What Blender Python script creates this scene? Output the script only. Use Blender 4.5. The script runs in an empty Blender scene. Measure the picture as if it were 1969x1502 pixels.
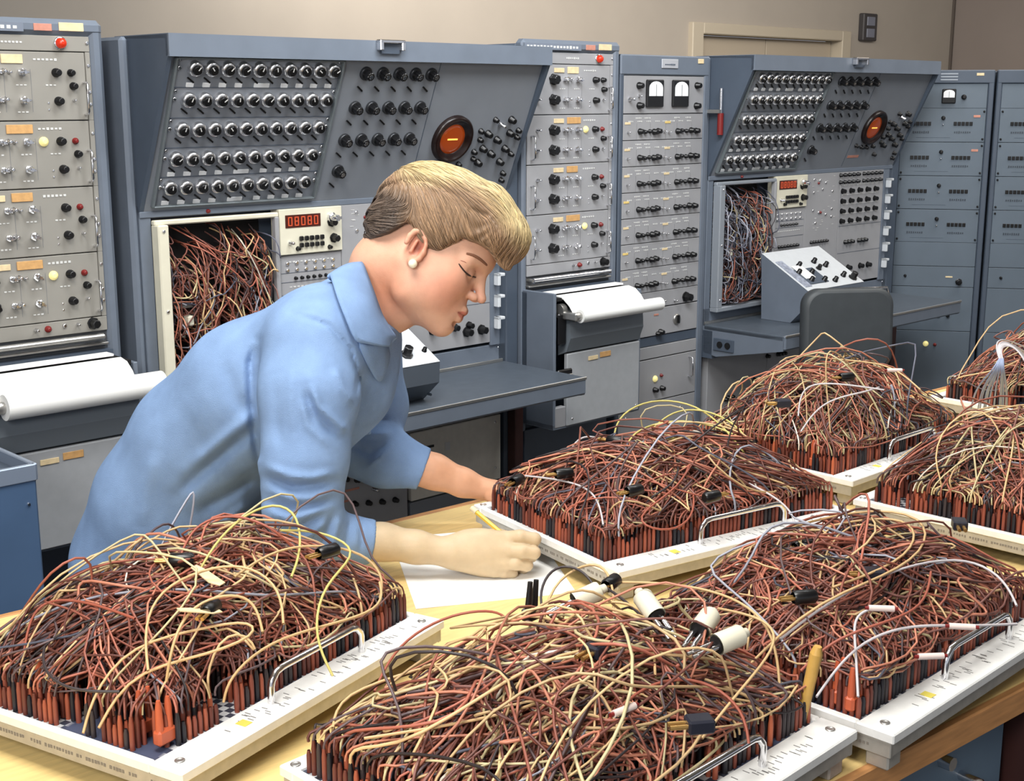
import bpy, math, random
import numpy as np
from mathutils import Matrix, Vector

random.seed(7); RNG = np.random.default_rng(7)
scene = bpy.context.scene
COL = scene.collection

# ------------------------------------------------------------------ camera
F_PX, CX, CY, PITCH, CAM_H = 2582.0, 984.5, 751.0, math.radians(12.27), 1.55
cam_d = bpy.data.cameras.new('camera'); cam = bpy.data.objects.new('camera', cam_d); COL.objects.link(cam)
cam_d.sensor_fit = 'HORIZONTAL'; cam_d.sensor_width = 36.0; cam_d.lens = 36.0 * F_PX / 1969.0
cam.location = (0, 0, CAM_H); cam.rotation_euler = (math.radians(90) - PITCH, 0, 0)
cam_d.clip_start = 0.05
scene.camera = cam

# ------------------------------------------------------------------ world, lights, exposure
scene.view_settings.view_transform = 'Standard'; scene.view_settings.look = 'None'
scene.view_settings.exposure = 0.0; scene.view_settings.gamma = 1.0
scene.view_settings.use_curve_mapping = False
wd = bpy.data.worlds.new('world'); scene.world = wd; wd.use_nodes = True
wd.node_tree.nodes['Background'].inputs[0].default_value = (0.88, 0.92, 1.0, 1)
wd.node_tree.nodes['Background'].inputs[1].default_value = 0.66

def area_light(name, loc, target, size, size_y, power, col=(1, 1, 1)):
    d = bpy.data.lights.new(name, 'AREA'); d.shape = 'RECTANGLE'; d.size = size; d.size_y = size_y
    d.energy = power; d.color = col
    o = bpy.data.objects.new(name, d); COL.objects.link(o); o.location = loc
    o.rotation_euler = (Vector(target) - Vector(loc)).to_track_quat('-Z', 'Y').to_euler()
    return o
area_light('ceiling_lamp_over_table', (-0.35, 1.35, 3.0), (0.15, 2.0, 0.8), 1.3, 0.9, 60, (1.0, 0.98, 0.94))
area_light('ceiling_lamp_over_aisle', (0.6, 2.9, 3.0), (0.5, 4.6, 1.1), 2.2, 0.5, 72, (0.95, 0.98, 1.0))
area_light('photographers_lamp', (-0.7, -0.5, 2.15), (0.1, 3.6, 0.7), 0.7, 0.7, 42, (1.0, 0.98, 0.95))
area_light('ceiling_lamp_far_aisle', (2.6, 5.2, 3.0), (2.6, 6.2, 1.0), 2.5, 0.8, 50, (1.0, 0.95, 0.88))
area_light('wall_fill_behind_racks', (1.5, 6.6, 3.0), (1.6, 8.2, 1.7), 7.0, 0.5, 165, (1.0, 0.93, 0.84))  # unseen fill light, added to brighten the back wall

# ------------------------------------------------------------------ helpers
def lin(c):
    c = c / 255.0
    return c / 12.92 if c <= 0.04045 else ((c + 0.055) / 1.055) ** 2.4
def rgb(r, g, b): return (lin(r), lin(g), lin(b), 1.0)

MATS = {}
def mat(name, col=(128, 128, 128), rough=0.5, metal=0.0, noise=0.0, nscale=40, bump=0.0, bscale=200, emit=None, estr=1.0, coat=0.0, vcol=False, sss=0.0, streak=None, spec=0.5):
    if name in MATS: return MATS[name]
    m = bpy.data.materials.new(name); m.use_nodes = True; nt = m.node_tree; N = nt.nodes; L = nt.links
    b = N['Principled BSDF']; c = rgb(*col)
    b.inputs['Base Color'].default_value = c; b.inputs['Roughness'].default_value = rough; b.inputs['Metallic'].default_value = metal
    b.inputs['Specular IOR Level'].default_value = spec
    if coat: b.inputs['Coat Weight'].default_value = coat
    if sss:
        b.inputs['Subsurface Weight'].default_value = sss; b.inputs['Subsurface Radius'].default_value = (0.012, 0.005, 0.003)
        b.inputs['Subsurface Scale'].default_value = 1.0
    tc = N.new('ShaderNodeTexCoord')
    src = None
    if vcol:
        a = N.new('ShaderNodeAttribute'); a.attribute_name = 'tint'; src = a.outputs['Color']
    if noise:
        t = N.new('ShaderNodeTexNoise'); t.inputs['Scale'].default_value = nscale; t.inputs['Detail'].default_value = 4
        if streak:
            mp = N.new('ShaderNodeMapping'); mp.inputs['Scale'].default_value = streak
            L.new(tc.outputs['Object'], mp.inputs['Vector']); L.new(mp.outputs['Vector'], t.inputs['Vector'])
        else: L.new(tc.outputs['Object'], t.inputs['Vector'])
        mr = N.new('ShaderNodeMapRange'); mr.inputs[1].default_value = 0.3; mr.inputs[2].default_value = 0.7
        mr.inputs[3].default_value = 1 - noise; mr.inputs[4].default_value = 1 + noise
        L.new(t.outputs['Fac'], mr.inputs[0])
        vm = N.new('ShaderNodeVectorMath'); vm.operation = 'SCALE'
        if src: L.new(src, vm.inputs[0])
        else: vm.inputs[0].default_value = c[:3]
        L.new(mr.outputs[0], vm.inputs['Scale']); src = vm.outputs[0]
    if src: L.new(src, b.inputs['Base Color'])
    if bump:
        t2 = N.new('ShaderNodeTexNoise'); t2.inputs['Scale'].default_value = bscale; t2.inputs['Detail'].default_value = 3
        L.new(tc.outputs['Object'], t2.inputs['Vector'])
        bp = N.new('ShaderNodeBump'); bp.inputs['Strength'].default_value = bump; bp.inputs['Distance'].default_value = 0.002
        L.new(t2.outputs['Fac'], bp.inputs['Height']); L.new(bp.outputs[0], b.inputs['Normal'])
    if emit:
        b.inputs['Emission Color'].default_value = rgb(*emit); b.inputs['Emission Strength'].default_value = estr
    MATS[name] = m; return m

blue_paint = mat('blue_grey_enamel', (108, 117, 130), 0.42, noise=0.06, nscale=14)
dark_blue = mat('dark_blue_enamel', (76, 86, 100), 0.45, noise=0.06, nscale=12)
grey_panel = mat('grey_panel_enamel', (158, 158, 161), 0.5, noise=0.05, nscale=9)
warm_panel = mat('warm_grey_panel', (146, 143, 136), 0.5, noise=0.05, nscale=9)
hood_panel = mat('hood_panel_enamel', (128, 133, 141), 0.5, noise=0.05, nscale=8)
shelf_top = mat('shelf_laminate', (80, 88, 98), 0.38, noise=0.08, nscale=30)
chrome = mat('chrome', (225, 225, 228), 0.16, 1.0)
steel = mat('brushed_steel', (190, 188, 184), 0.35, 0.9, noise=0.05)
black = mat('black_plastic', (16, 16, 18), 0.32)
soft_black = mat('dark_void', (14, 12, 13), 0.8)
white_mark = mat('white_engraving', (214, 214, 212), 0.6)
yellow_mark = mat('yellow_tape', (224, 196, 122), 0.6, noise=0.1, nscale=60)
tan_tape = mat('tan_tape_label', (206, 160, 104), 0.6, noise=0.12, nscale=80)
pale_tape = mat('pale_tape_label', (228, 206, 164), 0.6, noise=0.1, nscale=80)
pink_tape = mat('pink_tape_label', (196, 136, 118), 0.6, noise=0.1, nscale=80)
cream = mat('cream_plate', (222, 217, 196), 0.5, noise=0.04, nscale=20)
paper_m = mat('white_paper', (245, 245, 242), 0.7)
red_lamp = mat('red_lamp', (190, 46, 22), 0.25, emit=(210, 50, 20), estr=0.35)
amber_lamp = mat('amber_lamp', (240, 224, 150), 0.3, emit=(240, 225, 150), estr=0.5)
red_plastic = mat('red_plastic', (120, 28, 26), 0.4)
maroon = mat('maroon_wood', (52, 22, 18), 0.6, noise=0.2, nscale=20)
wood = mat('blond_table_wood', (232, 202, 136), 0.5, noise=0.10, nscale=14, streak=(1.0, 9.0, 4.0))
wood_edge = mat('oak_edge_band', (190, 136, 84), 0.55, noise=0.2, nscale=16, streak=(1.0, 9.0, 9.0))
alu = mat('painted_aluminium', (232, 232, 229), 0.42, noise=0.05, nscale=60)
alu_side = mat('bare_aluminium', (176, 172, 164), 0.4, 0.35, noise=0.1, nscale=70)
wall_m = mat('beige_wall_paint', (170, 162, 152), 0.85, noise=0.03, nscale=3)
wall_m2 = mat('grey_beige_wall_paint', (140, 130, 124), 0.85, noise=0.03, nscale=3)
door_m = mat('cream_door_paint', (178, 166, 148), 0.7)
floor_m = mat('dark_floor_tile', (92, 88, 84), 0.5, noise=0.15, nscale=5)
wire_m = mat('wire_insulation', (120, 50, 30), 0.42, vcol=True, spec=0.4)
skin_m = mat('skin', (220, 170, 140), 0.5, vcol=True, noise=0.05, nscale=60, bump=0.12, bscale=500, sss=0.12, spec=0.35)
cloth_m = mat('light_blue_knit', (130, 158, 198), 0.9, noise=0.09, nscale=22, bump=0.55, bscale=900, spec=0.15)
skirt_m = mat('navy_skirt', (50, 66, 98), 0.9, noise=0.05)
hair_m = mat('blond_hair', (170, 140, 95), 0.5, vcol=True, spec=0.5)

def finish(me, smooth=False, mats=()):
    for m in mats: me.materials.append(m)
    if smooth: me.polygons.foreach_set('use_smooth', np.ones(len(me.polygons), dtype=bool))
    me.update(); return me
def link(name, me, parent=None, loc=None, rot=None, scale=None):
    o = bpy.data.objects.new(name, me); COL.objects.link(o)
    if parent is not None: o.parent = parent
    if loc is not None: o.location = loc
    if rot is not None: o.rotation_euler = rot
    if scale is not None: o.scale = scale
    return o
def tag(o, label, cat, group=None, kind=None):
    if label: o['label'] = label
    if cat: o['category'] = cat
    if group: o['group'] = group
    if kind: o['kind'] = kind
    return o
def thing(name, label, cat, loc=(0, 0, 0), rz=0.0, group=None):
    o = bpy.data.objects.new(name, None); COL.objects.link(o); o.location = loc; o.rotation_euler = (0, 0, rz)
    o.empty_display_size = 0.05
    return tag(o, label, cat, group)

class MB:
    """collects simple solids into one mesh; local y points away from the viewer on racks"""
    def __init__(s): s.v = []; s.f = []; s.m = []; s.mats = []; s.sm = []
    def mi(s, m):
        if m not in s.mats: s.mats.append(m)
        return s.mats.index(m)
    def add(s, vs, fs, m, smooth=False):
        o = len(s.v); s.v += [tuple(v) for v in vs]; k = s.mi(m)
        for f in fs: s.f.append([i + o for i in f]); s.m.append(k); s.sm.append(smooth)
    def box(s, x0, x1, y0, y1, z0, z1, m, bev=0.0):
        if x0 > x1: x0, x1 = x1, x0
        if y0 > y1: y0, y1 = y1, y0
        if z0 > z1: z0, z1 = z1, z0
        if bev <= 0:
            vs = [(x, y, z) for z in (z0, z1) for y in (y0, y1) for x in (x0, x1)]
            fs = [(0, 2, 3, 1), (4, 5, 7, 6), (0, 1, 5, 4), (1, 3, 7, 5), (3, 2, 6, 7), (2, 0, 4, 6)]
            s.add(vs, fs, m); return
        b = min(bev, (x1-x0)*.49, (y1-y0)*.49, (z1-z0)*.49)
        vs = []; idx = {}
        for ix, X in enumerate((x0, x1)):
            for iy, Y in enumerate((y0, y1)):
                for iz, Z in enumerate((z0, z1)):
                    sx, sy, sz = (1, -1)[ix], (1, -1)[iy], (1, -1)[iz]
                    for a, p in (('x', (X, Y+sy*b, Z+sz*b)), ('y', (X+sx*b, Y, Z+sz*b)), ('z', (X+sx*b, Y+sy*b, Z))):
                        idx[(ix, iy, iz, a)] = len(vs); vs.append(p)
        I = lambda *k: idx[k]; fs = []
        for i in (0, 1):
            fs.append([I(i,0,0,'x'), I(i,1,0,'x'), I(i,1,1,'x'), I(i,0,1,'x')])
            fs.append([I(0,i,0,'y'), I(1,i,0,'y'), I(1,i,1,'y'), I(0,i,1,'y')])
            fs.append([I(0,0,i,'z'), I(1,0,i,'z'), I(1,1,i,'z'), I(0,1,i,'z')])
            for j in (0, 1):
                fs.append([I(i,j,0,'x'), I(i,j,1,'x'), I(i,j,1,'y'), I(i,j,0,'y')])
                fs.append([I(i,0,j,'x'), I(i,1,j,'x'), I(i,1,j,'z'), I(i,0,j,'z')])
                fs.append([I(0,i,j,'y'), I(1,i,j,'y'), I(1,i,j,'z'), I(0,i,j,'z')])
                for k in (0, 1): fs.append([I(i,j,k,'x'), I(i,j,k,'y'), I(i,j,k,'z')])
        s.add(vs, fs, m)
    def cyl(s, a, b, r0, m, r1=None, n=12, caps=True, smooth=True):
        r1 = r0 if r1 is None else r1
        a = Vector(a); b = Vector(b); d = (b - a).normalized()
        u = d.orthogonal().normalized(); w = d.cross(u)
        vs = []
        for p, r in ((a, r0), (b, r1)):
            for i in range(n):
                t = 2*math.pi*i/n; vs.append(p + (u*math.cos(t) + w*math.sin(t))*r)
        s.add(vs, [(i, (i+1) % n, n+(i+1) % n, n+i) for i in range(n)], m, smooth)
        if caps:
            s.add(vs[:n], [list(range(n))[::-1]], m); s.add(vs[n:], [list(range(n))], m)
    def lathe(s, prof, m, axis_o=(0, 0, 0), axis=(0, -1, 0), n=16, lobes=0, amp=0.0):
        d = Vector(axis).normalized(); u = d.orthogonal().normalized(); w = d.cross(u); o = Vector(axis_o)
        vs = []
        for h, r in prof:
            for i in range(n):
                t = 2*math.pi*i/n; rr = r*(1+amp*math.cos(lobes*t)) if lobes else r
                vs.append(o + d*h + (u*math.cos(t)+w*math.sin(t))*rr)
        fs = []
        for k in range(len(prof)-1):
            for i in range(n): fs.append((k*n+i, k*n+(i+1) % n, (k+1)*n+(i+1) % n, (k+1)*n+i))
        s.add(vs, fs, m, not lobes)
        s.add(vs[-n:], [list(range(n))], m)
    def tube(s, pts, r, m, n=8):
        P = np.array(pts, float)[None]; V, Fc = sweep(P, np.array([r]), n)
        s.add(V.tolist(), Fc.tolist(), m, True)
        s.add(V[:n].tolist(), [list(range(n))[::-1]], m); s.add(V[-n:].tolist(), [list(range(n))], m)
    def sphere(s, c, r, m, nu=12, nv=8, sc=(1, 1, 1)):
        vs = []; fs = []
        for j in range(nv+1):
            ph = math.pi*j/nv
            for i in range(nu):
                t = 2*math.pi*i/nu
                vs.append((c[0]+r*sc[0]*math.sin(ph)*math.cos(t), c[1]+r*sc[1]*math.sin(ph)*math.sin(t), c[2]+r*sc[2]*math.cos(ph)))
        for j in range(nv):
            for i in range(nu): fs.append((j*nu+i, (j+1)*nu+i, (j+1)*nu+(i+1) % nu, j*nu+(i+1) % nu))
        s.add(vs, fs, m, True)
    def prism(s, poly, ax, a0, a1, m):
        """poly in the two other axes, extruded along axis ax"""
        def mk(p, t):
            if ax == 0: return (t, p[0], p[1])
            if ax == 1: return (p[0], t, p[1])
            return (p[0], p[1], t)
        n = len(poly); vs = [mk(p, a0) for p in poly] + [mk(p, a1) for p in poly]
        fs = [(i, (i+1) % n, n+(i+1) % n, n+i) for i in range(n)] + [list(range(n))[::-1], list(range(n, 2*n))]
        s.add(vs, fs, m)
    def mesh(s, name):
        me = bpy.data.meshes.new(name); me.from_pydata(s.v, [], s.f)
        for m in s.mats: me.materials.append(m)
        me.polygons.foreach_set('material_index', s.m); me.polygons.foreach_set('use_smooth', s.sm)
        import bmesh
        bm = bmesh.new(); bm.from_mesh(me); bmesh.ops.recalc_face_normals(bm, faces=bm.faces); bm.to_mesh(me); bm.free()
        me.update(); return me
    def build(s, name, parent=None, **k): return link(name, s.mesh(name), parent, **k)

def sweep(P, R, n=4):
    """P (c,m,3) paths, R (c,) radii -> verts, quads"""
    c, m, _ = P.shape
    T = np.empty_like(P); T[:, 1:-1] = P[:, 2:] - P[:, :-2]; T[:, 0] = P[:, 1]-P[:, 0]; T[:, -1] = P[:, -1]-P[:, -2]
    T /= np.linalg.norm(T, axis=2, keepdims=True) + 1e-9
    ref = np.where(np.abs(T[:, 0, 2:3]) < 0.9, np.array([[0, 0, 1.0]]), np.array([[1.0, 0, 0]]))
    u = np.cross(T[:, 0], ref); u /= np.linalg.norm(u, axis=1, keepdims=True)
    ang = np.arange(n)*2*np.pi/n; ca, sa = np.cos(ang), np.sin(ang)
    V = np.empty((c, m, n, 3))
    R = np.asarray(R); R2 = R[:, None]*np.ones((1, m)) if R.ndim == 1 else R
    for i in range(m):
        u = u - T[:, i]*np.sum(u*T[:, i], axis=1, keepdims=True); u /= np.linalg.norm(u, axis=1, keepdims=True)+1e-9
        w = np.cross(T[:, i], u)
        V[:, i] = P[:, i, None] + (u[:, None]*ca[None, :, None] + w[:, None]*sa[None, :, None])*R2[:, i, None, None]
    base = (np.arange(c)*m*n)[:, None, None]; ii = (np.arange(m-1)*n)[None, :, None]; j = np.arange(n)[None, None]; j2 = (j+1) % n
    a = base+ii+j; b = base+ii+j2
    Fc = np.stack([a, b, b+n, a+n], -1).reshape(-1, 4)
    return V.reshape(-1, 3), Fc

def np_mesh(name, V, Fc, mats, smooth=True, tint=None):
    me = bpy.data.meshes.new(name); k = Fc.shape[1]
    me.vertices.add(len(V)); me.vertices.foreach_set('co', V.astype(np.float32).ravel())
    me.loops.add(Fc.size); me.loops.foreach_set('vertex_index', Fc.astype(np.int32).ravel())
    me.polygons.add(len(Fc)); me.polygons.foreach_set('loop_start', np.arange(len(Fc), dtype=np.int32)*k)
    if smooth: me.polygons.foreach_set('use_smooth', np.ones(len(Fc), dtype=bool))
    for m in mats: me.materials.append(m)
    if tint is not None:
        a = me.attributes.new('tint', 'FLOAT_COLOR', 'POINT')
        c = np.ones((len(V), 4), np.float32); c[:, :3] = tint; a.data.foreach_set('color', c.ravel())
    me.update(calc_edges=True); return me

# ------------------------------------------------------------------ where things stand (measured from the photograph's perspective)
cp, sp = math.cos(PITCH), math.sin(PITCH)
def W(x, y, Y):
    """world point at depth Y along the sight line through a measured point"""
    v = (CY-y)/F_PX; u = (x-CX)/F_PX; d = np.array([u, cp+v*sp, -sp+v*cp]); return d*(Y/d[1]) + np.array([0, 0, CAM_H])
ROW_A = math.radians(43.7)                       # heading of the row of racks
U = np.array([math.cos(ROW_A), math.sin(ROW_A), 0]); NRM = np.array([U[1], -U[0], 0])
P0 = np.array([0.0257, 4.2058, 0.0])
def row(s, d=0.0, z=0.0): return tuple(P0 + U*s + NRM*d + np.array([0, 0, z]))

# ------------------------------------------------------------------ room
def struct(name, me, **k):
    o = link(name, me, **k); o['kind'] = 'structure'; return o
b = MB(); b.box(-9, 15, -4, 16, -0.1, 0, floor_m); struct('floor', b.mesh('floor'))
b = MB(); b.box(-9, 15, -4, 16, 3.15, 3.25, mat('ceiling_white', (205, 202, 196), 0.9)); struct('ceiling', b.mesh('ceiling'))
WD = -3.0
b = MB(); b.box(-6.5, 4.56, 0, 0.15, 0, 3.15, wall_m); b.box(6.39, 8.07, 0, 0.15, 0, 3.15, wall_m); b.box(4.56, 6.39, 0, 0.15, 2.015, 3.15, wall_m)
struct('wall_back', b.mesh('wall_back'), loc=row(0, WD), rot=(0, 0, ROW_A))
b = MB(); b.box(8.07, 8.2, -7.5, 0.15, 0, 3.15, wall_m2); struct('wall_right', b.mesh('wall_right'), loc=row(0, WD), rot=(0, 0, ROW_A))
b = MB(); b.box(8.045, 8.07, -0.02, 0, 0, 3.15, mat('dark_caulk', (96, 88, 82), 0.8)); struct('trim_1', b.mesh('trim_1'), loc=row(0, WD), rot=(0, 0, ROW_A))
dr = bpy.data.objects.new('door_1', None); COL.objects.link(dr); dr.location = row(0, WD); dr.rotation_euler = (0, 0, ROW_A); dr['kind'] = 'structure'
b = MB(); fm = mat('door_frame_paint', (186, 176, 158), 0.6)
b.box(4.50, 4.62, -0.04, 0.12, 0, 2.06, fm, .006); b.box(6.33, 6.45, -0.04, 0.12, 0, 2.06, fm, .006); b.box(4.62, 6.33, -0.04, 0.12, 1.985, 2.06, fm, .006); b.build('door_frame', dr)
for x0, x1 in ((4.63, 5.47), (5.48, 6.32)):
    b = MB(); b.box(x0, x1, 0.06, 0.11, 0.01, 1.98, door_m, .004); b.build('door_leaf', dr)

t = thing('wall_clock', 'dark rectangular plate with two pale windows high on the beige wall', 'wall sign', row(6.7, WD+0.0), ROW_A)
b = MB(); b.box(-.10, .10, -.05, 0, 1.995, 2.205, mat('clock_case', (62, 60, 62), 0.5), .008); b.build('case', t)
for z in (2.055, 2.145):
    b = MB(); b.box(-.055, .055, -.056, -.045, z-.034, z+.034, mat('frosted_pane', (120, 124, 138), 0.3), .003); b.build('window_pane', t)

# ------------------------------------------------------------------ shared control shapes (all face local -y)
def knob_mesh(name, fn):
    b = MB(); fn(b); return b.mesh(name)
K = {}
def _f(b):
    b.lathe([(0, .0185), (.012, .0185), (.016, .0165), (.017, .013)], mat('satin_chrome', (236, 236, 238), .3, 1.0), n=20)
    b.lathe([(.0165, .0125), (.021, .0122), (.024, .0105)], black, n=16)
    b.box(-.0012, .0012, -.0246, -.0235, .001, .011, white_mark)
K['dial'] = knob_mesh('dial_knob', _f)
def _f(b):
    b.lathe([(0, .0195), (.006, .0195), (.008, .018)], mat('dial_skirt', (70, 72, 76), 0.3, 0.6), n=20)
    b.lathe([(.008, .0135), (.028, .012), (.030, .010)], black, n=20, lobes=10, amp=.05)
    b.lathe([(.0302, .0065), (.0306, .006)], chrome, n=12)
K['selector'] = knob_mesh('selector_knob', _f)
def _f(b):
    b.lathe([(0, .0165), (.006, .0165), (.007, .0145), (.022, .0135), (.024, .011)], black, n=24, lobes=6, amp=.1)
K['fluted'] = knob_mesh('fluted_knob', _f)
def _f(b):
    b.lathe([(0, .009), (.004, .009), (.005, .0075), (.015, .0068), (.016, .005)], black, n=14)
K['small'] = knob_mesh('small_knob', _f)
def _f(b):
    b.lathe([(0, .009), (.006, .009), (.008, .006), (.022, .0055), (.024, .004)], chrome, n=14, lobes=5, amp=.1)
    b.box(-.011, .011, -.020, -.012, -.0025, .0025, chrome, .001)
K['silver'] = knob_mesh('silver_knob', _f)
def _f(b):
    b.lathe([(0, .005), (.004, .005), (.006, .0026), (.016, .0036), (.017, .002)], chrome, n=10)
K['toggle'] = knob_mesh('toggle_switch', _f)
def _f(b):
    b.lathe([(0, .008), (.004, .008), (.005, .006), (.010, .0055), (.0115, .003)], red_plastic, n=12)
K['red'] = knob_mesh('red_button', _f)
def _f(b):
    b.lathe([(0, .010), (.003, .010), (.004, .008), (.006, .008), (.0085, .004)], amber_lamp, n=14)
K['lamp'] = knob_mesh('pilot_lamp', _f)
def _f(b):
    b.lathe([(0, .015), (.004, .015), (.0045, .012)], chrome, n=16)
    b.lathe([(.004, .012), (.012, .0115), (.017, .008), (.019, .003)], red_lamp, n=16)
K['redlamp'] = knob_mesh('red_lamp', _f)
def _f(b):
    b.lathe([(0, .0045), (.002, .0045), (.003, .003)], chrome, n=8)
K['screw'] = knob_mesh('screw', _f)
def _f(b):
    b.lathe([(0, .013), (.003, .013), (.004, .010), (.020, .009), (.021, .007)], black, n=14, lobes=8, amp=.06)
K['mid'] = knob_mesh('mid_knob', _f)
def _f(b):
    b.tube([(0, 0, .036), (0, -.014, .036), (0, -.020, .030), (0, -.020, -.030), (0, -.014, -.036), (0, 0, -.036)], .0028, chrome, 8)
K['handle'] = knob_mesh('pull_handle', _f)
def _f(b):   # slanted black pointer slot
    b.prism([(-.010, .005), (-.007, .008), (.010, -.004), (.008, -.008)], 1, -.004, 0, black)
K['slot'] = knob_mesh('index_slot', _f)
KN = {'dial': 'dial_knob', 'selector': 'selector_knob', 'fluted': 'fluted_knob', 'small': 'small_knob', 'silver': 'silver_knob', 'toggle': 'toggle_switch',
      'red': 'red_button', 'lamp': 'pilot_lamp', 'redlamp': 'red_lamp', 'screw': 'screw', 'mid': 'knob', 'handle': 'pull_handle', 'slot': 'index_slot'}
def put(kind, parent, x, z, y=0.0, rx=0.0, ry=0.0, s=1.0):
    return link(KN[kind], K[kind], parent, (x, y, z), (rx, ry, 0), (s, s, s))
def plate(parent, name, x0, x1, z0, z1, m, y=0.0, th=.003, bev=0.0008):
    b = MB(); b.box(x0, x1, y-th, y, z0, z1, m, bev); return b.build(name, parent)
def scribble(b, x0, x1, z, m=white_mark, n=5, h=.003, y=-.0006):
    """a short run of engraved characters too small to read"""
    w = (x1-x0)/n
    for i in range(n):
        hh = h*(.6+.4*random.random())
        b.box(x0+i*w, x0+i*w+w*.62, y-.0006, y+.0002, z-hh, z+hh, m)

# ------------------------------------------------------------------ recorder racks (two alike)
def recorder_rack(s0, label, panel, full=True):
    rr_ = .021 if full else .029
    t = thing('recorder_rack', label, 'electronics rack', row(s0), ROW_A, 'recorder racks')
    w = .445
    b = MB()
    b.box(-.002, w, .02, .60, 0, 1.715, dark_blue, .010)
    b.box(-.002, .018, -.012, .03, .50, 1.715, blue_paint, .006); b.box(w-.038, w, -.012, .03, .50, 1.715, blue_paint, .012)
    b.box(-.002, w, -.014, .03, 1.690, 1.728, blue_paint, .012); b.box(-.002, w, -.0, .03, 0, .06, dark_blue, .004)
    b.build('cabinet', t)
    b = MB(); b.box(.0, .25, -.018, -.012, 1.697, 1.716, mat('name_strip', (120, 128, 142), 0.4)); scribble(b, .01, .24, 1.706, n=16, h=.005, y=-.018); b.build('name_strip', t)
    plate(t, 'tape_label', .275, .318, 1.700, 1.716, pink_tape, -.013); plate(t, 'tape_label', .335, .395, 1.701, 1.720, pale_tape, -.013)
    # top panel
    zt, zb = 1.690, 1.655
    b = MB(); b.box(.018, w-.036, -.010, .02, zb+.001, zt, panel, .001); scribble(b, .19, .25, 1.674, n=7, y=-.0105)
    p = b.build('rack_panel', t); put('redlamp', p, .337, 1.674, -.010); put('screw', p, .403, 1.676, -.010); put('screw', p, .03, 1.676, -.010)
    edges = [1.655, 1.500, 1.347, 1.191, 1.035]
    for k in range(4):
        z1, z0 = edges[k], edges[k+1]
        b = MB(); b.box(.020, w-.050, -.010, .02, z0+.0012, z1-.0012, panel, .0012); b.box(w-.048, w-.036, -.010, .02, z0, z1, panel, .001)
        scribble(b, .27, .33, z1-.018, n=6, h=.003, y=-.0105)
        for xx, zz in ((.175, z1-.075), (.24, z1-.075), (.31, z1-.075), (.175, z1-.135), (.24, z1-.135)): scribble(b, xx-.014, xx+.014, zz, n=3, h=.0018, y=-.0105)
        for xx in (.131, .20, .262): b.box(xx-.0005, xx+.0005, -.0106, -.0098, z0+.02, z1-.04, mat('faint_line', (128, 128, 130), 0.6))
        p = b.build('rack_panel', t)
        plate(p, 'tape_label', .195, .245 + .012*(k % 2), z1-.028, z1-.008, tan_tape if k else pale_tape, -.010); plate(p, 'tape_label', .135, .180, z1-.026, z1-.012, pale_tape, -.010)
        za, zc = z1-.047, z1-.109
        for zz in (za, zc):
            put('fluted', p, .131, zz, -.010); put('toggle', p, .196, zz+.002, -.010, 0, 0, 1.3); put('silver', p, .182, zz, -.010, 0, .3, .8)
            put('silver', p, .241, zz, -.010, 0, .2*k); put('toggle', p, .062, zz, -.010, s=1.2)
        put('toggle', p, .212, za, -.010, s=.8)
        if k in (1, 3): put('lamp', p, .281, za, -.010, s=1.1)
        put('small', p, .322, za, -.010, s=1.15); put('small', p, .324, zc-.002, -.010, s=1.15)
        put('red' if k else 'small', p, .358, za, -.010, s=.95); put('small', p, .362, za-.030, -.010); put('toggle', p, .362, zc, -.010, s=.7)
        for q in (.36, .30): put('screw', p, .300, z0+.04 if q > .33 else z0+.025, -.010, s=.6)
        put('handle', p, .388, z1-.105, -.010); put('handle', p, .036, z1-.100, -.010)
        for zz in (z1-.03, z1-.09, z1-.118): put('screw', p, .403, zz, -.010, s=.9)
    b = MB(); b.box(.020, w-.036, -.010, .02, 1.000, 1.034, panel, .001)
    p = b.build('rack_panel', t)
    put('toggle', p, .228, 1.020, -.010); put('red', p, .258, 1.019, -.010); put('screw', p, .300, 1.022, -.010, s=1.3); put('toggle', p, .332, 1.022, -.010, s=.8); put('mid', p, .372, 1.020, -.010, s=1.1)
    b = MB(); b.cyl((.030, -.028, .988), (.388, -.028, .988), .0085, chrome if full else steel, n=14); b.cyl((.03, 0, .988), (.03, -.028, .988), .006, steel); b.cyl((.388, 0, .988), (.388, -.028, .988), .006, steel)
    b.build('grab_bar', t)
    b = MB(); b.box(.018, w-.036, -.004, .02, .955, .999, mat('recess_grey', (70, 72, 76), .5)); b.box(.02, w-.04, -.02, .02, .966, .972, steel, .001); b.build('slot_bar', t)
    # chart recorder drawer
    d = .15
    b = MB(); b.box(.0, .012, -d, -.01, .53, .962, blue_paint, .002); b.box(.398, .410, -d, -.01, .53, .94, blue_paint, .002)
    b.box(.0, .41, -.03, .02, .53, .955, dark_blue); b.box(.012, .398, -d+.01, -.03, .935, .945, soft_black)
    b.box(.0, .41, -d, -.01, .53, .545, blue_paint)
    b.build('recorder_case', t)
    b = MB(); b.prism([(-d+.005, .905), (-d-.02, .87), (-d-.024, .82), (-d-.006, .775), (-d+.03, .76), (-d+.03, .905)], 0, .050, .395, mat('chute_grey', (112, 120, 128), .4)); b.build('paper_chute', t)
    b = MB(); b.box(.055, .400, -d-.006, -d+.01, .535, .768, mat('door_grey', (164, 167, 171), .5, noise=.04), .003); b.box(.008, .055, -d-.002, -d+.02, .535, .60, grey_panel, .002)
    p = b.build('recorder_door', t); put('screw', p, .08, .556, -d-.006, s=.8); put('screw', p, .385, .552, -d-.006, s=.8)
    plate(p, 'tape_label', .15, .195, .735, .748, pale_tape, -d-.006); plate(p, 'tape_label', .205, .255, .738, .755, tan_tape, -d-.006)
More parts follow.
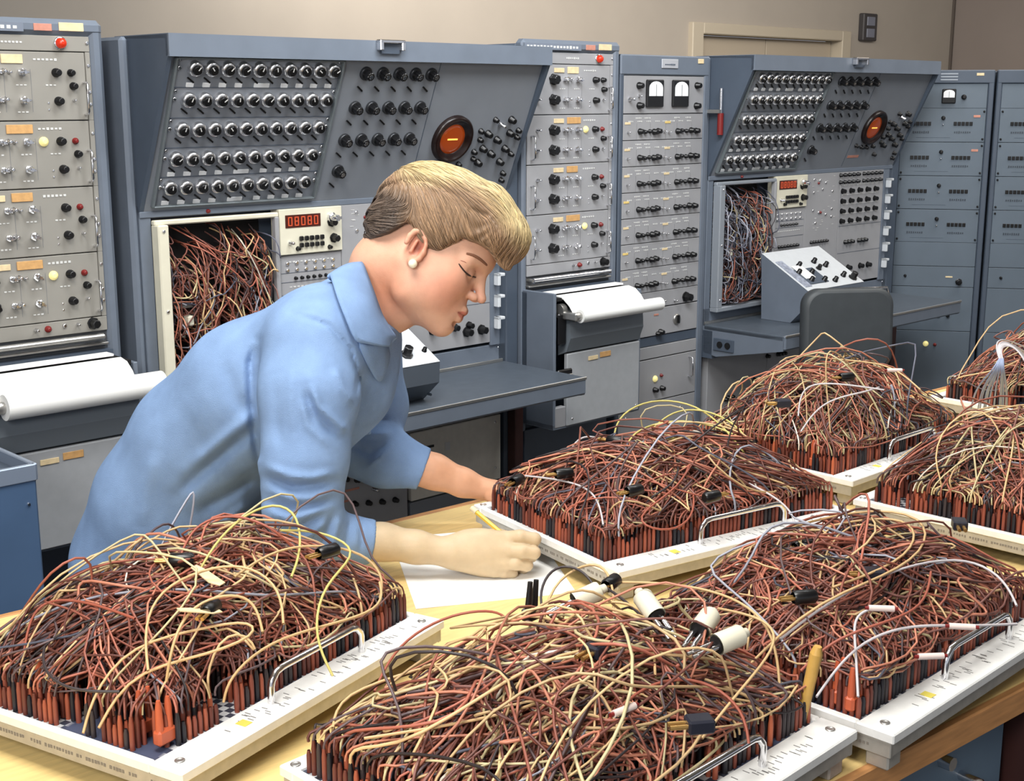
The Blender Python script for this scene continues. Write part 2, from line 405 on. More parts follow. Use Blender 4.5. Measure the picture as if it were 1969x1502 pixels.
    b = MB(); b.box(.010, .075, -d-.012, -d+.0, .685, .722, black, .004); b.box(.02, .07, -d-.018, -d-.01, .700, .706, steel, .001); b.box(.012, .048, -d-.01, -d+.0, .80, .90, black, .006)
    b.build('side_catch', t)
    b = MB(); b.box(.035, .375, -d+.05, -d+.085, .952, .957, paper_m); b.build('chart_strip', t)
    prof = [(-.085, .944), (-.115, .950), (-.145, .944), (-.170, .925), (-.185, .905), (-.188, .903), (-.172, .921), (-.146, .940), (-.115, .946), (-.085, .940)]
    b = MB(); b.prism(prof, 0, .045, .385, paper_m); b.build('chart_paper', t)
    b = MB(); b.cyl((.058, -.205, .893), (.440, -.205, .893), rr_, paper_m, n=24); b.cyl((.035, -.205, .893), (.058, -.205, .893), .013, steel); b.build('paper_roll', t)
    b = MB(); b.box(.030, .055, -.215, -d+.02, .880, .905, steel, .004); b.cyl((.03, -.14, .905), (.05, -.14, .905), .022, steel, n=16); b.build('roll_bracket', t)
    b = MB(); b.box(.02, w-.03, -.0, .02, .07, .50, dark_blue, .002); b.build('lower_panel', t)
    return t
recorder_rack(0.0, 'tall grey recorder rack in the middle, its paper roll beside the blue counter end', grey_panel, True)
recorder_rack(-1.816, 'tall recorder rack at the left edge with a red lamp and wide paper roll', warm_panel, False)

# ------------------------------------------------------------------ analog computer consoles (two alike)
def hood_pt(z): return -.18*(z-1.276)/.419
HT = math.atan2(.18, .419)
def console(s0, label, which):
    t = thing('analog_console', label, 'computer console', row(s0), ROW_A, 'analog computer consoles')
    w = 1.25
    b = MB(); b.box(0, w, .07, .60, 0, 1.694, dark_blue, .006)
    b.box(-.024, 0.0, .0, .60, 0, 1.694, blue_paint, .008); b.box(w-.015, w+.045, .0, .60, 0, 1.69, dark_blue, .008)
    b.box(.0, .032, -.0, .08, .70, 1.276, blue_paint, .002); b.box(1.205, w-.014, -.0, .08, .70, 1.276, dark_blue, .002)
    b.box(.0, w-.015, -.004, .08, 1.262, 1.278, blue_paint, .002); b.box(.0, w-.015, -.0, .08, .735, .800, blue_paint, .002)
    b.build('cabinet', t)
    # hood leaning forward at the top
    b = MB(); y1, z1 = -.18, 1.695
    b.prism([(0.07, 1.276), (0, 1.276), (y1, z1-.045), (y1, z1), (0.07, z1)], 0, 0, .012, dark_blue); b.prism([(0.07, 1.276), (0, 1.276), (y1, z1-.045), (y1, z1), (0.07, z1)], 0, w-.012, w, dark_blue)
    b.prism([(y1-.006, z1-.05), (y1-.006, z1+.002), (.07, z1+.002), (.07, z1-.004), (y1+.01, z1-.01), (y1+.01, z1-.05)], 0, 0, w, blue_paint)
    b.prism([(0.0, 1.268), (.07, 1.268), (.07, 1.282), (.005, 1.292)], 0, 0, w, blue_paint)
    b.build('hood', t)
    b = MB()
    Lp = .455; b.box(.012, w-.012, 0, .012, 0.0, Lp-.045, hood_panel, .001)
    for xx in (.520, .845): b.box(xx-.001, xx+.001, -.0008, .001, .01, Lp-.05, dark_blue)
    scribble(b, .93, .97, .235, n=5, h=.003)
    p = b.build('hood_panel', t, loc=(0, 0, 1.276), rot=(HT, 0, 0))
    toz = lambda z: (z-1.276)/math.cos(HT)
    # clear framed dial bank
    b = MB(); x0, x1, q0, q1 = .028, .515, toz(1.290), toz(1.648)
    for a in ((x0, x0+.006, q0, q1), (x1-.006, x1, q0, q1), (x0, x1, q0, q0+.004), (x0, x1, q1-.004, q1)): b.box(a[0], a[1], -.012, 0, a[2], a[3], mat('bank_frame', (120, 128, 132), .35, .3), .001)
    for i in range(1, 5): b.box(x0, x1, -.002, 0, q0+(q1-q0)*i/5-.0006, q0+(q1-q0)*i/5+.0006, dark_blue)
    bk = b.build('dial_bank', p)
    for r_, z in enumerate((1.622, 1.550, 1.480, 1.409, 1.338)):
        q = toz(z); xa, xb = .083-.0035*r_, .484-.004*r_
        for i in range(10):
            x = xa+(xb-xa)*i/9; put('dial', bk, x, q, 0, 0, random.uniform(-1, 1)); put('slot', bk, x-.004, q-.031, -.001)
        for i in range(5): pass
        for xx in (x0+.016, x1-.012): put('screw', bk, xx, q, -.002, s=1.2); put('screw', bk, xx, q+.02, -.002, s=.9)
        if r_ in (0, 3, 4):
            for i in list(range(4))+[4.5]+list(range(6, 10)):
                x = xa+(xb-xa)*i/9-.004; hw = .022 if i == 4.5 else .010
                plate(bk, 'marker_strip', x-hw, x+hw, q-.0480, q-.0370, mat('marker_strip', (214, 216, 218), .5), -.001, .004)
    for r_, z in enumerate((1.615, 1.527, 1.442)):
        q = toz(z)
        for i in range(5):
            x = .594-.010*r_+i*.056; put('selector', p, x, q, 0, 0, random.uniform(-1.2, 1.2), .95); put('slot', p, x-.008, q-.043, 0, 0, 0, 1.0)
    put('selector', p, .576, toz(1.359), 0, 0, .4, .95); put('slot', p, .566, toz(1.359)-.042)
    # scope
    b = MB(); sx, sz = .957, toz(1.438)
    b.lathe([(0, .072), (.012, .072), (.018, .066), (.016, .060), (.010, .058), (.009, .048), (.005, .045)], mat('bezel_black', (26, 12, 10), .3), (sx, 0, sz), n=40)
    bz = b.build('scope_bezel', p)
    b = MB(); b.lathe([(0, .047), (.006, .045), (.008, .034), (.009, .018), (.0092, .004)], mat('amber_screen', (140, 58, 18), .15, emit=(190, 74, 22), estr=.22, coat=.5), (sx, 0, sz), n=32)
    b.build('scope_screen', bz)
    b = MB(); b.box(sx-.022, sx+.016, -.0105, -.0088, sz-.0015, sz+.0035, mat('scope_trace', (255, 190, 90), .4, emit=(255, 180, 70), estr=1.2), .0007); b.build('scope_trace', bz)
    for (s, z) in ((-.192, 1.49), (-.128, 1.49), (-.238, 1.458), (-.207, 1.45), (-.165, 1.432), (-.12, 1.451), (-.087, 1.458), (-.232, 1.433), (-.085, 1.438), (-.212, 1.407), (-.122, 1.405),
                   (-.243, 1.398), (-.174, 1.391), (-.09, 1.388), (-.238, 1.377), (-.217, 1.366), (-.128, 1.366), (-.413, 1.367), (-.371, 1.361), (-.337, 1.36), (-.291, 1.363), (-.255, 1.329), (-.1, 1.33), (-.098, 1.309)):
        put('small', p, s+1.30, toz(z), 0, 0, 0, 1.25 if (s in (-.207, -.165, -.12, -.212, -.122, -.174, -.217, -.128)) else .95)
    put('toggle', p, 1.134, toz(1.477), 0, s=1.5)
    if which == 2: plate(p, 'tape_label', .86, .94, toz(1.318), toz(1.328), pink_tape, 0, .001)
    # chrome bracket handle on the top rail
    b = MB(); 
    b.box(.600, .612, -.206, -.186, 1.672, 1.697, chrome, .002); b.box(.672, .684, -.206, -.186, 1.672, 1.697, chrome, .002); b.box(.600, .684, -.206, -.186, 1.690, 1.699, chrome, .002); b.box(.612, .672, -.194, -.186, 1.664, 1.690, dark_blue)
    b.build('top_bracket', t)
    # ---- lower half: patch bay opening
    fr = cream if which == 1 else mat('bay_frame', (150, 156, 164), .4, .2)
    b = MB(); b.box(.030, .060, -.035, .0, .80, 1.245, fr, .003); b.box(.03, .395, -.035, 0, .785, .803, fr, .003); b.box(.03, .395, -.018, 0, 1.243, 1.256, fr, .003); b.box(.382, .395, -.020, 0, .80, 1.245, grey_panel, .003)
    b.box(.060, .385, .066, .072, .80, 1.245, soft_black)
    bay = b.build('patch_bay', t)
    put('screw', bay, .045, 1.23, -.035, s=1); put('screw', bay, .045, 1.03, -.035); put('screw', bay, .045, .83, -.035); put('red', bay, .19, 1.270, -.004, s=.7)
    patch_bay_wires(t, which)
    # readout unit
    b = MB(); b.box(.400, .605, -.012, .03, 1.140, 1.262, cream, .002); b.box(.418, .532, -.0135, -.011, 1.212, 1.246, mat('readout_window', (70, 22, 14), .3)); ro = b.build('readout_unit', t)
    for i in range(5):
        b = MB(); x = .426+i*.021; dg = mat('nixie_digit', (190, 80, 50), .4, emit=(220, 90, 50), estr=.35)
        b.box(x, x+.013, -.0150, -.0134, 1.217, 1.2195, dg); b.box(x, x+.013, -.0150, -.0134, 1.2385, 1.241, dg); b.box(x, x+.0025, -.0150, -.0134, 1.217, 1.241, dg); b.box(x+.0105, x+.013, -.0150, -.0134, 1.217, 1.241, dg)
        if i in (1, 3): b.box(x, x+.013, -.0150, -.0134, 1.228, 1.2300, dg)
        b.build('digit', ro)
    put('silver', ro, .568, 1.232, -.012, s=1.5); put('mid', ro, .568, 1.220, -.012, s=1.0)
    for r_ in range(2):
        for i in range(5):
            b = MB(); b.box(.460+i*.017, .472+i*.017, -.020, -.012, 1.176-r_*.018, 1.188-r_*.018, black, .002); b.build('push_button', ro)
    put('mid', ro, .575, 1.176, -.012); put('toggle', ro, .43, 1.172, -.012, s=1.2); put('mid', ro, .455, 1.155, -.012, s=.5); put('mid', ro, .56, 1.152, -.012, s=.5)
    # instrument panels
    b = MB(); b.box(.400, .605, -.004, .03, .81, 1.137, grey_panel, .001); 
    for z in (1.09, 1.065, 1.03, .97, .93): b.box(.402, .600, -.005, -.003, z, z+.001, dark_blue)
    for z in (1.120, 1.052): scribble(b, .43, .58, z, n=12, h=.002, y=-.0045)
    p2 = b.build('instrument_panel', t)
    for r_, z in enumerate((1.116, 1.098)):
        for i in range(6): put('screw', p2, .425+i*.03, z, -.004, s=1.35)
    for i in range(6): put('small', p2, .45+i*.02, 1.075, -.004, s=.55)
    for i in range(7): put('small', p2, .44+i*.02, .993+.0*i, -.004, s=.7)
    b = MB(); b.box(.607, .842, -.004, .03, .81, 1.262, grey_panel, .001)
    for _ in range(26): 
        xx, zz = random.uniform(.63, .81), random.uniform(1.03, 1.25); b.box(xx, xx+.012, -.005, -.003, zz, zz+.0015, white_mark)
    p3 = b.build('instrument_panel', t)
    for (xx, zz) in ((.66, 1.24), (.70, 1.235), (.74, 1.225), (.66, 1.19), (.72, 1.20), (.79, 1.19), (.66, 1.12), (.70, 1.11), (.75, 1.10), (.79, 1.09), (.68, 1.07), (.79, 1.12)): put('screw', p3, xx, zz, -.004, s=1.3)
    put('red', p3, .71, 1.11, -.004, s=.7); put('red', p3, .69, 1.225, -.004, s=.6)
    for i in range(7): put('small', p3, .655+i*.018, .995, -.004, s=.7)
    b = MB(); b.box(.845, 1.204, -.004, .03, .81, 1.262, grey_panel, .001)
    for z in (1.045, .935): b.box(.846, 1.203, -.005, -.003, z, z+.001, dark_blue)
    for r_ in range(5): scribble(b, .86, 1.13, 1.209-.038*r_, n=22, h=.0016, y=-.0045)
    p4 = b.build('instrument_panel', t)
    for r_ in range(4):
        for i in range(5): put('mid', p4, .862+i*.0605, 1.186-r_*.040, -.004, s=.85)
    for r_ in range(2):
        for i in range(10): put('small', p4, .842+i*.0315+(0.012 if i > 4 else 0), 1.250-r_*.028, -.004, s=.85)
    for xx in (.898, .922, .946, .998, 1.022, 1.046): put('small', p4, xx, .979, -.004)
    for xx in (.93, 1.02, 1.078): put('mid', p4, xx, .873, -.004, s=.95)
    if which == 1:
        for xx in (1.068, 1.129): put('mid', p4, xx, .854, -.004, s=1.2)
    # right-hand brackets
    b = MB(); b.box(1.165, 1.204, -.008, 0, .80, 1.262, blue_paint, .001); rp = b.build('bracket_rail', t)
    for z in (1.207, 1.141, 1.074, 1.007, .940, .872):
        b = MB(); mm = mat('bracket_white', (214, 218, 222), .4); b.box(1.178, 1.190, -.03, -.008, z-.020, z+.018, mm, .002); b.box(1.178, 1.208, -.03, -.008, z+.008, z+.018, mm, .002); b.build('angle_bracket', rp)
    for z in (.79, .86, 1.0, 1.1, 1.2): put('screw', rp, 1.197, z, -.008, s=.8)
    # writing shelf
    y2 = -.35
    b = MB(); b.box(-.0, w-.02, y2, 0.0, .722, .742, shelf_top, .003); b.box(0, w-.02, y2-.008, y2+.004, .690, .744, blue_paint, .006)
    b.prism([(y2, .735), (0, .735), (0, .64), (-.06, .63), (y2, .688)], 0, 0, .014, blue_paint); b.prism([(y2, .735), (0, .735), (0, .64), (-.06, .63), (y2, .688)], 0, w-.034, w-.02, blue_paint)
    b.box(.0, w-.02, -.04, .07, .62, .722, dark_blue)
    sh = b.build('writing_shelf', t)
    b = MB(); b.box(0.002, w-.022, y2-.010, y2-.006, .736, .7445, steel, .001); b.box(.0, w-.03, -.006, .0, .742, .752, steel, .001); b.build('edge_trim', sh)
    b = MB(); b.box(-.006, .0, -.14, -.05, .655, .700, dark_blue, .001); b.cyl((-.004, -.115, .678), (-.009, -.115, .678), .012, black); b.cyl((-.004, -.08, .678), (-.009, -.08, .678), .012, black); b.build('socket_plate', sh)
    # under the shelf
    b = MB(); b.box(.03, .40, -.0, .08, .06, .62, grey_panel, .002); b.box(.402, .83, -.0, .08, .06, .62, grey_panel, .002); b.box(.835, w-.03, .0, .08, .575, .62, grey_panel, .002)
    up = b.build('lower_panel', t)
    for (xx, zz) in ((.14, .44), (.16, .443), (.18, .445), (.40, .572), (.47, .57), (.49, .57), (.51, .57), (.32, .49), (.60, .48), (.64, .47), (.68, .46), (.72, .455), (.63, .40), (.68, .392), (.73, .385), (.78, .38)): put('small', up, xx, zz, 0)
    put('toggle', up, .66, .50, 0, s=1.4); put('toggle', up, .7, .43, 0, s=1.4)
    for (xx, zz) in ((.56, .52), (.60, .44), (.56, .41)): plate(up, 'tape_label', xx, xx+.05, zz, zz+.007, pink_tape, 0, .001)
    b = MB(); lp = mat('light_lower_panel', (222, 217, 206), .5, noise=.05); b.box(.845, 1.215, -.0, .08, .36, .572, lp, .002); b.box(.895, .935, -.002, 0, .515, .522, black); b.box(.98, 1.0, -.001, 0, .495, .520, white_mark); b.box(.84, 1.215, .0, .08, .06, .355, hood_panel, .002)
    lw = b.build('lower_panel', t); put('screw', lw, 1.19, .55, 0); put('screw', lw, 1.19, .40, 0); put('small', up, .90, .595, 0); put('small', up, .95, .595, 0)
    b = MB(); b.box(1.232, 1.268, -.05, -.012, 0, .63, maroon, .003); b.box(1.195, 1.228, -.24, -.012, .655, .689, maroon, .003); b.build('shelf_post', t)
    return t

WIRE_COLS = np.array([rgb(*c)[:3] for c in ((104, 62, 54), (134, 78, 64), (166, 98, 80), (190, 124, 100), (208, 176, 130), (194, 180, 138), (50, 43, 45), (94, 78, 80), (158, 160, 172), (124, 84, 76), (226, 216, 200), (90, 92, 106))])
def cord_colors(n, wts, rng):
    wts = np.array(wts, float); wts /= wts.sum(); c = WIRE_COLS[rng.choice(len(WIRE_COLS), n, p=wts)]
    return np.clip(c*rng.uniform(.8, 1.2, (n, 1)), 0, 1)
def bspline(C, m):
    """C (c,k,3) control points -> (c,m,3) uniform cubic B-spline with repeated ends"""
    C = np.concatenate([C[:, :1], C[:, :1], C, C[:, -1:], C[:, -1:]], 1); k = C.shape[1]
    t = np.linspace(0, k-3-1e-6, m); i = t.astype(int); u = (t-i)[None, :, None]
    return ((1-u)**3*C[:, i] + (3*u**3-6*u**2+4)*C[:, i+1] + (-3*u**3+3*u**2+3*u+1)*C[:, i+2] + u**3*C[:, i+3])/6

def patch_bay_wires(t, which):
    rng = np.random.default_rng(30+which); n = 330
    a = np.stack([rng.uniform(.07, .38, n), np.full(n, .062), rng.uniform(.83, 1.235, n)], 1)
    e = np.stack([np.clip(a[:, 0]+rng.normal(0, .09, n), .07, .38), np.full(n, .062), np.clip(a[:, 2]-np.abs(rng.normal(.12, .12, n)), .815, 1.235)], 1)
    k = 5; C = np.empty((n, k+2, 3)); C[:, 0] = a; C[:, -1] = e
    dep = rng.uniform(-.055, .03, n)
    for i in range(k):
        f = (i+.5)/k; p = a*(1-f)+e*f; p += rng.normal(0, .014, (n, 3)); p[:, 1] = dep*np.sin(np.pi*min(max(f, .25), .75)); p[:, 2] -= .03*np.sin(np.pi*f)
        C[:, i+1] = p
    C[:, :, 0] = np.clip(C[:, :, 0], .066, .382); C[:, :, 2] = np.clip(C[:, :, 2], .812, 1.238)
    P = bspline(C, 16); V, Fc = sweep(P, np.full(n, .0021), 4)
    wts = (5, 6, 4, 2.5, 2, 1.5, 2, 2, 1.5, 3, .3, 1) if which == 1 else (2.5, 2, 2.5, 1.5, 1, 1, 3, 3, 4, 1.5, .4, 5)
    cc = cord_colors(n, wts, rng)
    if which == 2: # greyer cords hang at the left, redder at the right
        sel = (a[:, 0] < .24) & (a[:, 2] > 1.0); cc[sel] = cord_colors(int(sel.sum()), (1, .5, .5, 0, .5, .5, 4, 3, 4, 0, .3, 6), rng)
    o = link('hanging_cords', np_mesh('hanging_cords', V, Fc, [wire_m], True, np.repeat(cc, 16*4, 0)), t); o['kind'] = 'stuff'
    b = MB(); b.box(.08, .13, -.01, .05, 1.030, 1.036, steel); b.box(.105, .122, -.03, .0, .985, 1.012, cream, .004); b.build('cord_clip', t)

console(-1.30, 'large blue-grey console behind the woman, slanted hood of dials with an amber scope', 1)
console(0.935, 'far blue-grey console behind the dark chair, with an open bay of hanging cords', 2)

# dark gap filler post between the left rack and the first console
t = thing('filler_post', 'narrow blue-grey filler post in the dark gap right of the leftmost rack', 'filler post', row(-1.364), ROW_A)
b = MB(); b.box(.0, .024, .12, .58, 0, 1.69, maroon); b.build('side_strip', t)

# ------------------------------------------------------------------ amplifier rack with two meters
def meter(parent, x0, x1, z0, z1, y):
    b = MB(); b.box(x0, x1, y-.010, y, z0, z1, black, .003); m_ = b.build('meter', parent)
    zc = z0+(z1-z0)*.40; cx = (x0+x1)/2; r = (x1-x0)*.40
    pts = [(cx+r*math.cos(a), zc+.3*(z1-z0)+r*.62*math.sin(a)) for a in np.linspace(0, math.pi, 9)]
    pts = [(cx-r, zc), (cx+r, zc)] + pts
    b = MB(); b.prism(pts, 1, y-.0115, y-.0095, mat('meter_face', (236, 238, 240), .4, emit=(230, 234, 240), estr=.10)); b.build('meter_face', m_)
    b = MB(); b.box(cx-.0006, cx+.0006, y-.0122, y-.0114, zc, zc+r*1.1, black); b.build('needle', m_)
t = thing('amplifier_rack', 'grey rack with two white meters over rows of black knobs, between recorder and far console', 'electronics rack', row(.445), ROW_A)
w = .472
b = MB(); b.box(.003, w, .02, .6, 0, 1.692, dark_blue, .006); b.box(.003, .022, -.008, .03, 0, 1.692, dark_blue, .004); b.box(w-.030, w-.006, -.008, .03, 0, 1.692, blue_paint, .004); b.box(.003, w-.006, -.010, .03, 1.626, 1.692, blue_paint, .004); b.build('cabinet', t)
b = MB(); b.box(.205, .290, -.014, -.010, 1.650, 1.680, mat('name_plate', (196, 198, 204), .4, .3), .001); scribble(b, .22, .275, 1.662, dark_blue, 7, .003, -.0145); b.build('name_plate', t)
plate(t, 'tape_label', .40, .43, 1.668, 1.684, pale_tape, -.010)
def rpanel(z0, z1, m=grey_panel, x0=.023, x1=w-.031):
    b = MB(); b.box(x0, x1, -.006, .02, z0+.001, z1-.001, m, .001); return b
b = rpanel(1.500, 1.625); p = b.build('rack_panel', t); meter(p, .130, .217, 1.522, 1.612, -.006); meter(p, .265, .351, 1.522, 1.612, -.006)
for (x, z) in ((.096, 1.592), (.098, 1.527), (.401, 1.594), (.400, 1.525)): put('small', p, x, z, -.006, s=1.3)
put('toggle', p, .05, 1.548, -.006, s=1.5); put('toggle', p, .096, 1.558, -.006)
for k in range(7):
    zc = 1.441-.0868*k; b = rpanel(zc-.028, zc+.0585 if k else 1.499)
    for x in (.06, .105, .150, .196, .235, .275, .320, .365): scribble(b, x-.012, x+.014, zc+.034, n=3, h=.0024, y=-.0065)
    for x in (.10, .145, .30, .36): scribble(b, x-.016, x+.016, zc+.045, n=4, h=.0026, y=-.0065)
    for x in (.09, .16, .24, .30, .38): b.box(x-.0004, x+.0004, -.0066, -.0055, zc-.025, zc+.028, mat('faint_line', (128, 128, 130), 0.6))
    p = b.build('rack_panel', t)
    xs = (.045, .105, .130, .155, .178, .198, .302, .325, .350, .375, .403)
    for i, x in enumerate(xs): put('small' if i != 0 else 'toggle', p, x, zc+(.001 if i % 2 else -.001), -.006, s=(1.15 if x in (.105, .178, .198, .302, .375, .403) else .8))
    put('toggle', p, .23, zc, -.006, s=.9); put('toggle', p, .255, zc-.004, -.006, s=.9)
    plate(p, 'tape_label', .03, .058, zc+.024, zc+.032, yellow_mark if k in (3, 5) else pale_tape, -.006, .0015); plate(p, 'tape_label', .235, .265, zc+.026, zc+.034, pale_tape if k else yellow_mark, -.006, .0015)
b = rpanel(.835, .892); p = b.build('rack_panel', t); put('mid', p, .372, .857, -.006, s=1.4); put('toggle', p, .245, .856, -.006); put('toggle', p, .31, .85, -.006); put('small', p, .06, .852, -.006, s=.8)
b = rpanel(.735, .833); p = b.build('rack_panel', t)
b = MB(); b.lathe([(0, .019), (.004, .019), (.006, .015)], steel, (.325, -.006, .782), n=18); b.box(.322, .329, -.02, -.006, .768, .797, black, .001); b.build('rotary_switch', p)
put('small', p, .235, .746, -.006, s=1.2); put('small', p, .22, .741, -.006, s=.9); plate(p, 'tape_label', .20, .225, .806, .813, pink_tape, -.006, .0015)
b = MB(); b.box(.023, w-.031, -.002, .02, .700, .733, dark_blue, .001); b.build('blank_strip', t)
b = rpanel(.655, .699); b.build('rack_panel', t)
b = rpanel(.500, .653); p = b.build('rack_panel', t); put('lamp', p, .213, .580, -.006, s=1.15); put('red', p, .246, .588, -.006, s=.8); put('small', p, .212, .540, -.006, s=1.1); put('small', p, .25, .541, -.006, s=1.1); put('handle', p, .1, .585, -.006); put('handle', p, .40, .60, -.006)
b = rpanel(.06, .498); p = b.build('rack_panel', t); put('screw', p, .06, .46, -.006); put('screw', p, .36, .455, -.006)
b = MB(); b.cyl((.478, -.055, 1.50), (.478, -.055, 1.585), .006, chrome, n=12); b.cyl((.478, -.055, 1.425), (.478, -.055, 1.50), .011, red_plastic, n=12); b.box(.462, .478, -.06, -.006, 1.50, 1.512, steel); b.build('door_lever', t)

# ------------------------------------------------------------------ far-right bank
R_A = math.atan2(-.2, .98)
panel_b = mat('shaded_panel_enamel', (98, 110, 122), 0.5, noise=0.05, nscale=9)  # haze and shade of this bank put into a darker, bluer panel colour
def bank_rack(s0, label, dz=0.0, shade=panel_b):
    t = thing('voltmeter_rack', label, 'electronics rack', (1.62+.98*s0, 5.9-.2*s0, 0), R_A, 'shade-toned racks at the right')
    w = .385
    b = MB(); b.box(-.005, w, .02, .6, 0, 1.665, dark_blue, .006); b.box(-.005, .016, -.012, .03, 0, 1.665, dark_blue, .004); b.box(w-.024, w, -.012, .03, 0, 1.665, dark_blue, .004); b.box(-.005, w, -.013, .03, 1.612, 1.668, dark_blue, .004); b.build('cabinet', t)
    b = MB()
    for z in (1.652, 1.640, 1.628): b.box(.165, .235, -.015, -.013, z-.003, z+.003, mat('pale_slat', (148, 156, 166), .5))
    b.build('name_plate', t); plate(t, 'tape_label', .31, .34, 1.644, 1.655, pale_tape, -.013, .0015)
    b = MB(); b.box(.017, w-.025, -.006, .02, 1.510+dz, 1.611, shade, .001); p = b.build('rack_panel', t)
    meter(p, .175, .232, 1.530, 1.590, -.006); put('small', p, .265, 1.556, -.006, s=1.2)
    for k in range(4):
        zc = 1.441-.143*k+dz; b = MB(); b.box(.017, w-.025, -.006, .02, zc-.073, zc+.068, shade, .001)
        for z in (zc-.055, ): b.box(.08, .22, -.0066, -.0055, z, z+.0012, dark_blue)
        for x in (.10, .27): scribble(b, x-.035, x+.035, zc-.032, mat('dim_mark', (60, 68, 78), .5), 8, .005, -.0065)
        p = b.build('rack_panel', t)
        for x in (.10, .27):
            for i in range(5):
                b = MB(); b.box(x-.039+i*.016, x-.026+i*.016, -.010, -.006, zc-.004, zc+.012, black, .001); b.build('digit_window', p)
        put('small', p, .187, zc+.028, -.006, s=.95); put('toggle', p, .187, zc, -.006, s=.7)
        for z in (zc-.06, zc+.055): put('small', p, .352, z, -.006, s=.5); put('small', p, .026, z, -.006, s=.5)
        if k < 2: plate(p, 'tape_label', .31, .338, zc+.03, zc+.040, pink_tape, -.006, .0015)
    b = MB(); b.box(.017, w-.025, -.006, .02, .835, .938+dz, shade, .001); b.build('rack_panel', t)
    b = MB(); b.box(.017, w-.025, -.006, .02, .745, .833, shade, .001); p = b.build('rack_panel', t); put('mid', p, .297, .768, -.006, s=1.1); put('small', p, .07, .79, -.006, s=.7); plate(p, 'tape_label', .24, .27, .785, .792, pale_tape, -.006, .0015)
    b = MB(); b.box(.017, w-.025, -.006, .02, .55, .743, shade, .001); p = b.build('rack_panel', t); put('small', p, .22, .62, -.006); put('small', p, .26, .62, -.006)
    b = MB(); b.box(.017, w-.025, -.006, .02, .06, .548, shade, .001); p = b.build('rack_panel', t); put('lamp', p, .176, .490, -.006, s=1.2); put('red', p, .215, .487, -.006, s=.9)
    return t
bank_rack(.04, 'rack with shade-toned bluish panels and one small meter, right of the far console', 0)
bank_rack(.44, 'rack with shade-toned bluish panels, cut off by the right edge of the picture', 0)

# ------------------------------------------------------------------ control boxes on the shelves
def control_box(s, d, label, w=.27, zf=.845, zb=.945, dep=.20, busy=False):
    t = thing('control_box', label, 'control box', row(s, d, .743), ROW_A, 'control boxes on the console shelves')
    z0 = .743; b = MB()
    b.prism([(0.07, .0), (dep-.01, .0), (dep, zb-z0), (0, zf-z0), (0.004, zf-z0-.055)], 0, 0, w, blue_paint if busy else mat('box_grey', (84, 92, 102), .45)); body = b.build('housing', t)
    a = math.atan2(zb-zf, dep); Ls = math.hypot(zb-zf, dep)
    b = MB(); b.box(.0, w, -.003, .0, 0, Ls, mat('box_face', (206, 210, 214), .5, noise=.03), .001)
    fc = b.build('face_plate', t, loc=(0, 0, zf-z0+.001), rot=(-(math.pi/2-a), 0, 0))
    def add(kind, x, z, s=1): put(kind, fc, x, z, -.003, s=s)
    if busy:
        for x, z in ((.11, .14), (.13, .09), (.15, .04), (.22, .15), (.26, .12), (.29, .05), (.08, .05), (.21, .03), (.06, .10)): add('small', x, z, 1.2)
        add('mid', w-.04, .03, 1.3); add('mid', w*.55, .11, .9)
        b = MB(); b.box(.05, .17, -.007, -.003, .03, .12, dark_blue, .001); b.box(.06, .12, -.009, -.006, .06, .14, paper_m, .001); b.build('note_card', fc)
        b = MB(); b.box(.01, .05, -.006, -.003, .02, .18, mat('mottled_plate', (150, 156, 172), .5, noise=.4, nscale=90), .001); b.build('side_plate', fc)
    else:
        add('mid', w-.085, .045, 1.35); add('mid', w-.125, .045, .8); add('mid', w-.10, .15, .7); add('small', w-.02, .05, .8)
        b = MB(); scribble(b, w-.15, w-.05, .11, dark_blue, 9, .004, -.0035); b.build('lettering', fc)
    b = MB(); b.cyl((w-.04, .005, .03), (w-.04, -.008, .03), .004, chrome, n=8); b.build('side_screw', t)
    return t
control_box(-.865, .32, 'pale topped sloping control box on the near console shelf, beneath the woman\'s chin', .255, .855, .965)
control_box(1.19, .27, 'bright topped sloping control box with many black knobs on the far console shelf', .37, .865, .985, .21, True)

# ------------------------------------------------------------------ swivel chair
t = thing('swivel_chair', 'dark grey swivel chair with a rounded upright backrest in front of the far console', 'chair', (1.16, 4.60, 0), math.radians(8))
ch_m = mat('charcoal_vinyl', (64, 68, 71), .5, noise=.08, nscale=20)
def rounded_slab(w, h, th, r, m, bulge=.0, n=8):
    pts = []
    for cx, cz, a0 in ((w/2-r, h/2-r, 0), (-w/2+r, h/2-r, 90), (-w/2+r, -h/2+r, 180), (w/2-r, -h/2+r, 270)):
        for i in range(n+1):
            a = math.radians(a0+90*i/n); pts.append((cx+r*math.cos(a), cz+r*math.sin(a)))
    b = MB(); N_ = len(pts); rings = []
    for y, s_ in ((-th/2, .90), (-th/2+.004, .96), (-th/2+.014, 1), (th/2-.014, 1), (th/2-.004, .96), (th/2, .90)):
        rings.append([(p[0]*s_, y + bulge*(1-(p[0]/(w/2))**2)*0, p[1]*s_) for p in pts])
    vs = [v for r_ in rings for v in r_]; fs = []
    for k in range(5):
        for i in range(N_): fs.append((k*N_+i, k*N_+(i+1) % N_, (k+1)*N_+(i+1) % N_, (k+1)*N_+i))
    b.add(vs, fs, m, True); b.add(rings[0], [list(range(N_))], m, True); b.add(rings[-1], [list(range(N_))[::-1]], m, True)
    return b
rounded_slab(.325, .29, .06, .06, ch_m).build('backrest', t, loc=(0, 0, .765), rot=(math.radians(-4), 0, 0))
b = MB(); b.tube([(-.10, .034, .90), (.155, .034, .905), (.166, .034, .87), (.168, .034, .70)], .006, chrome); b.build('rim_highlight', t)  # chrome tube added to imitate the white highlight along the backrest edge
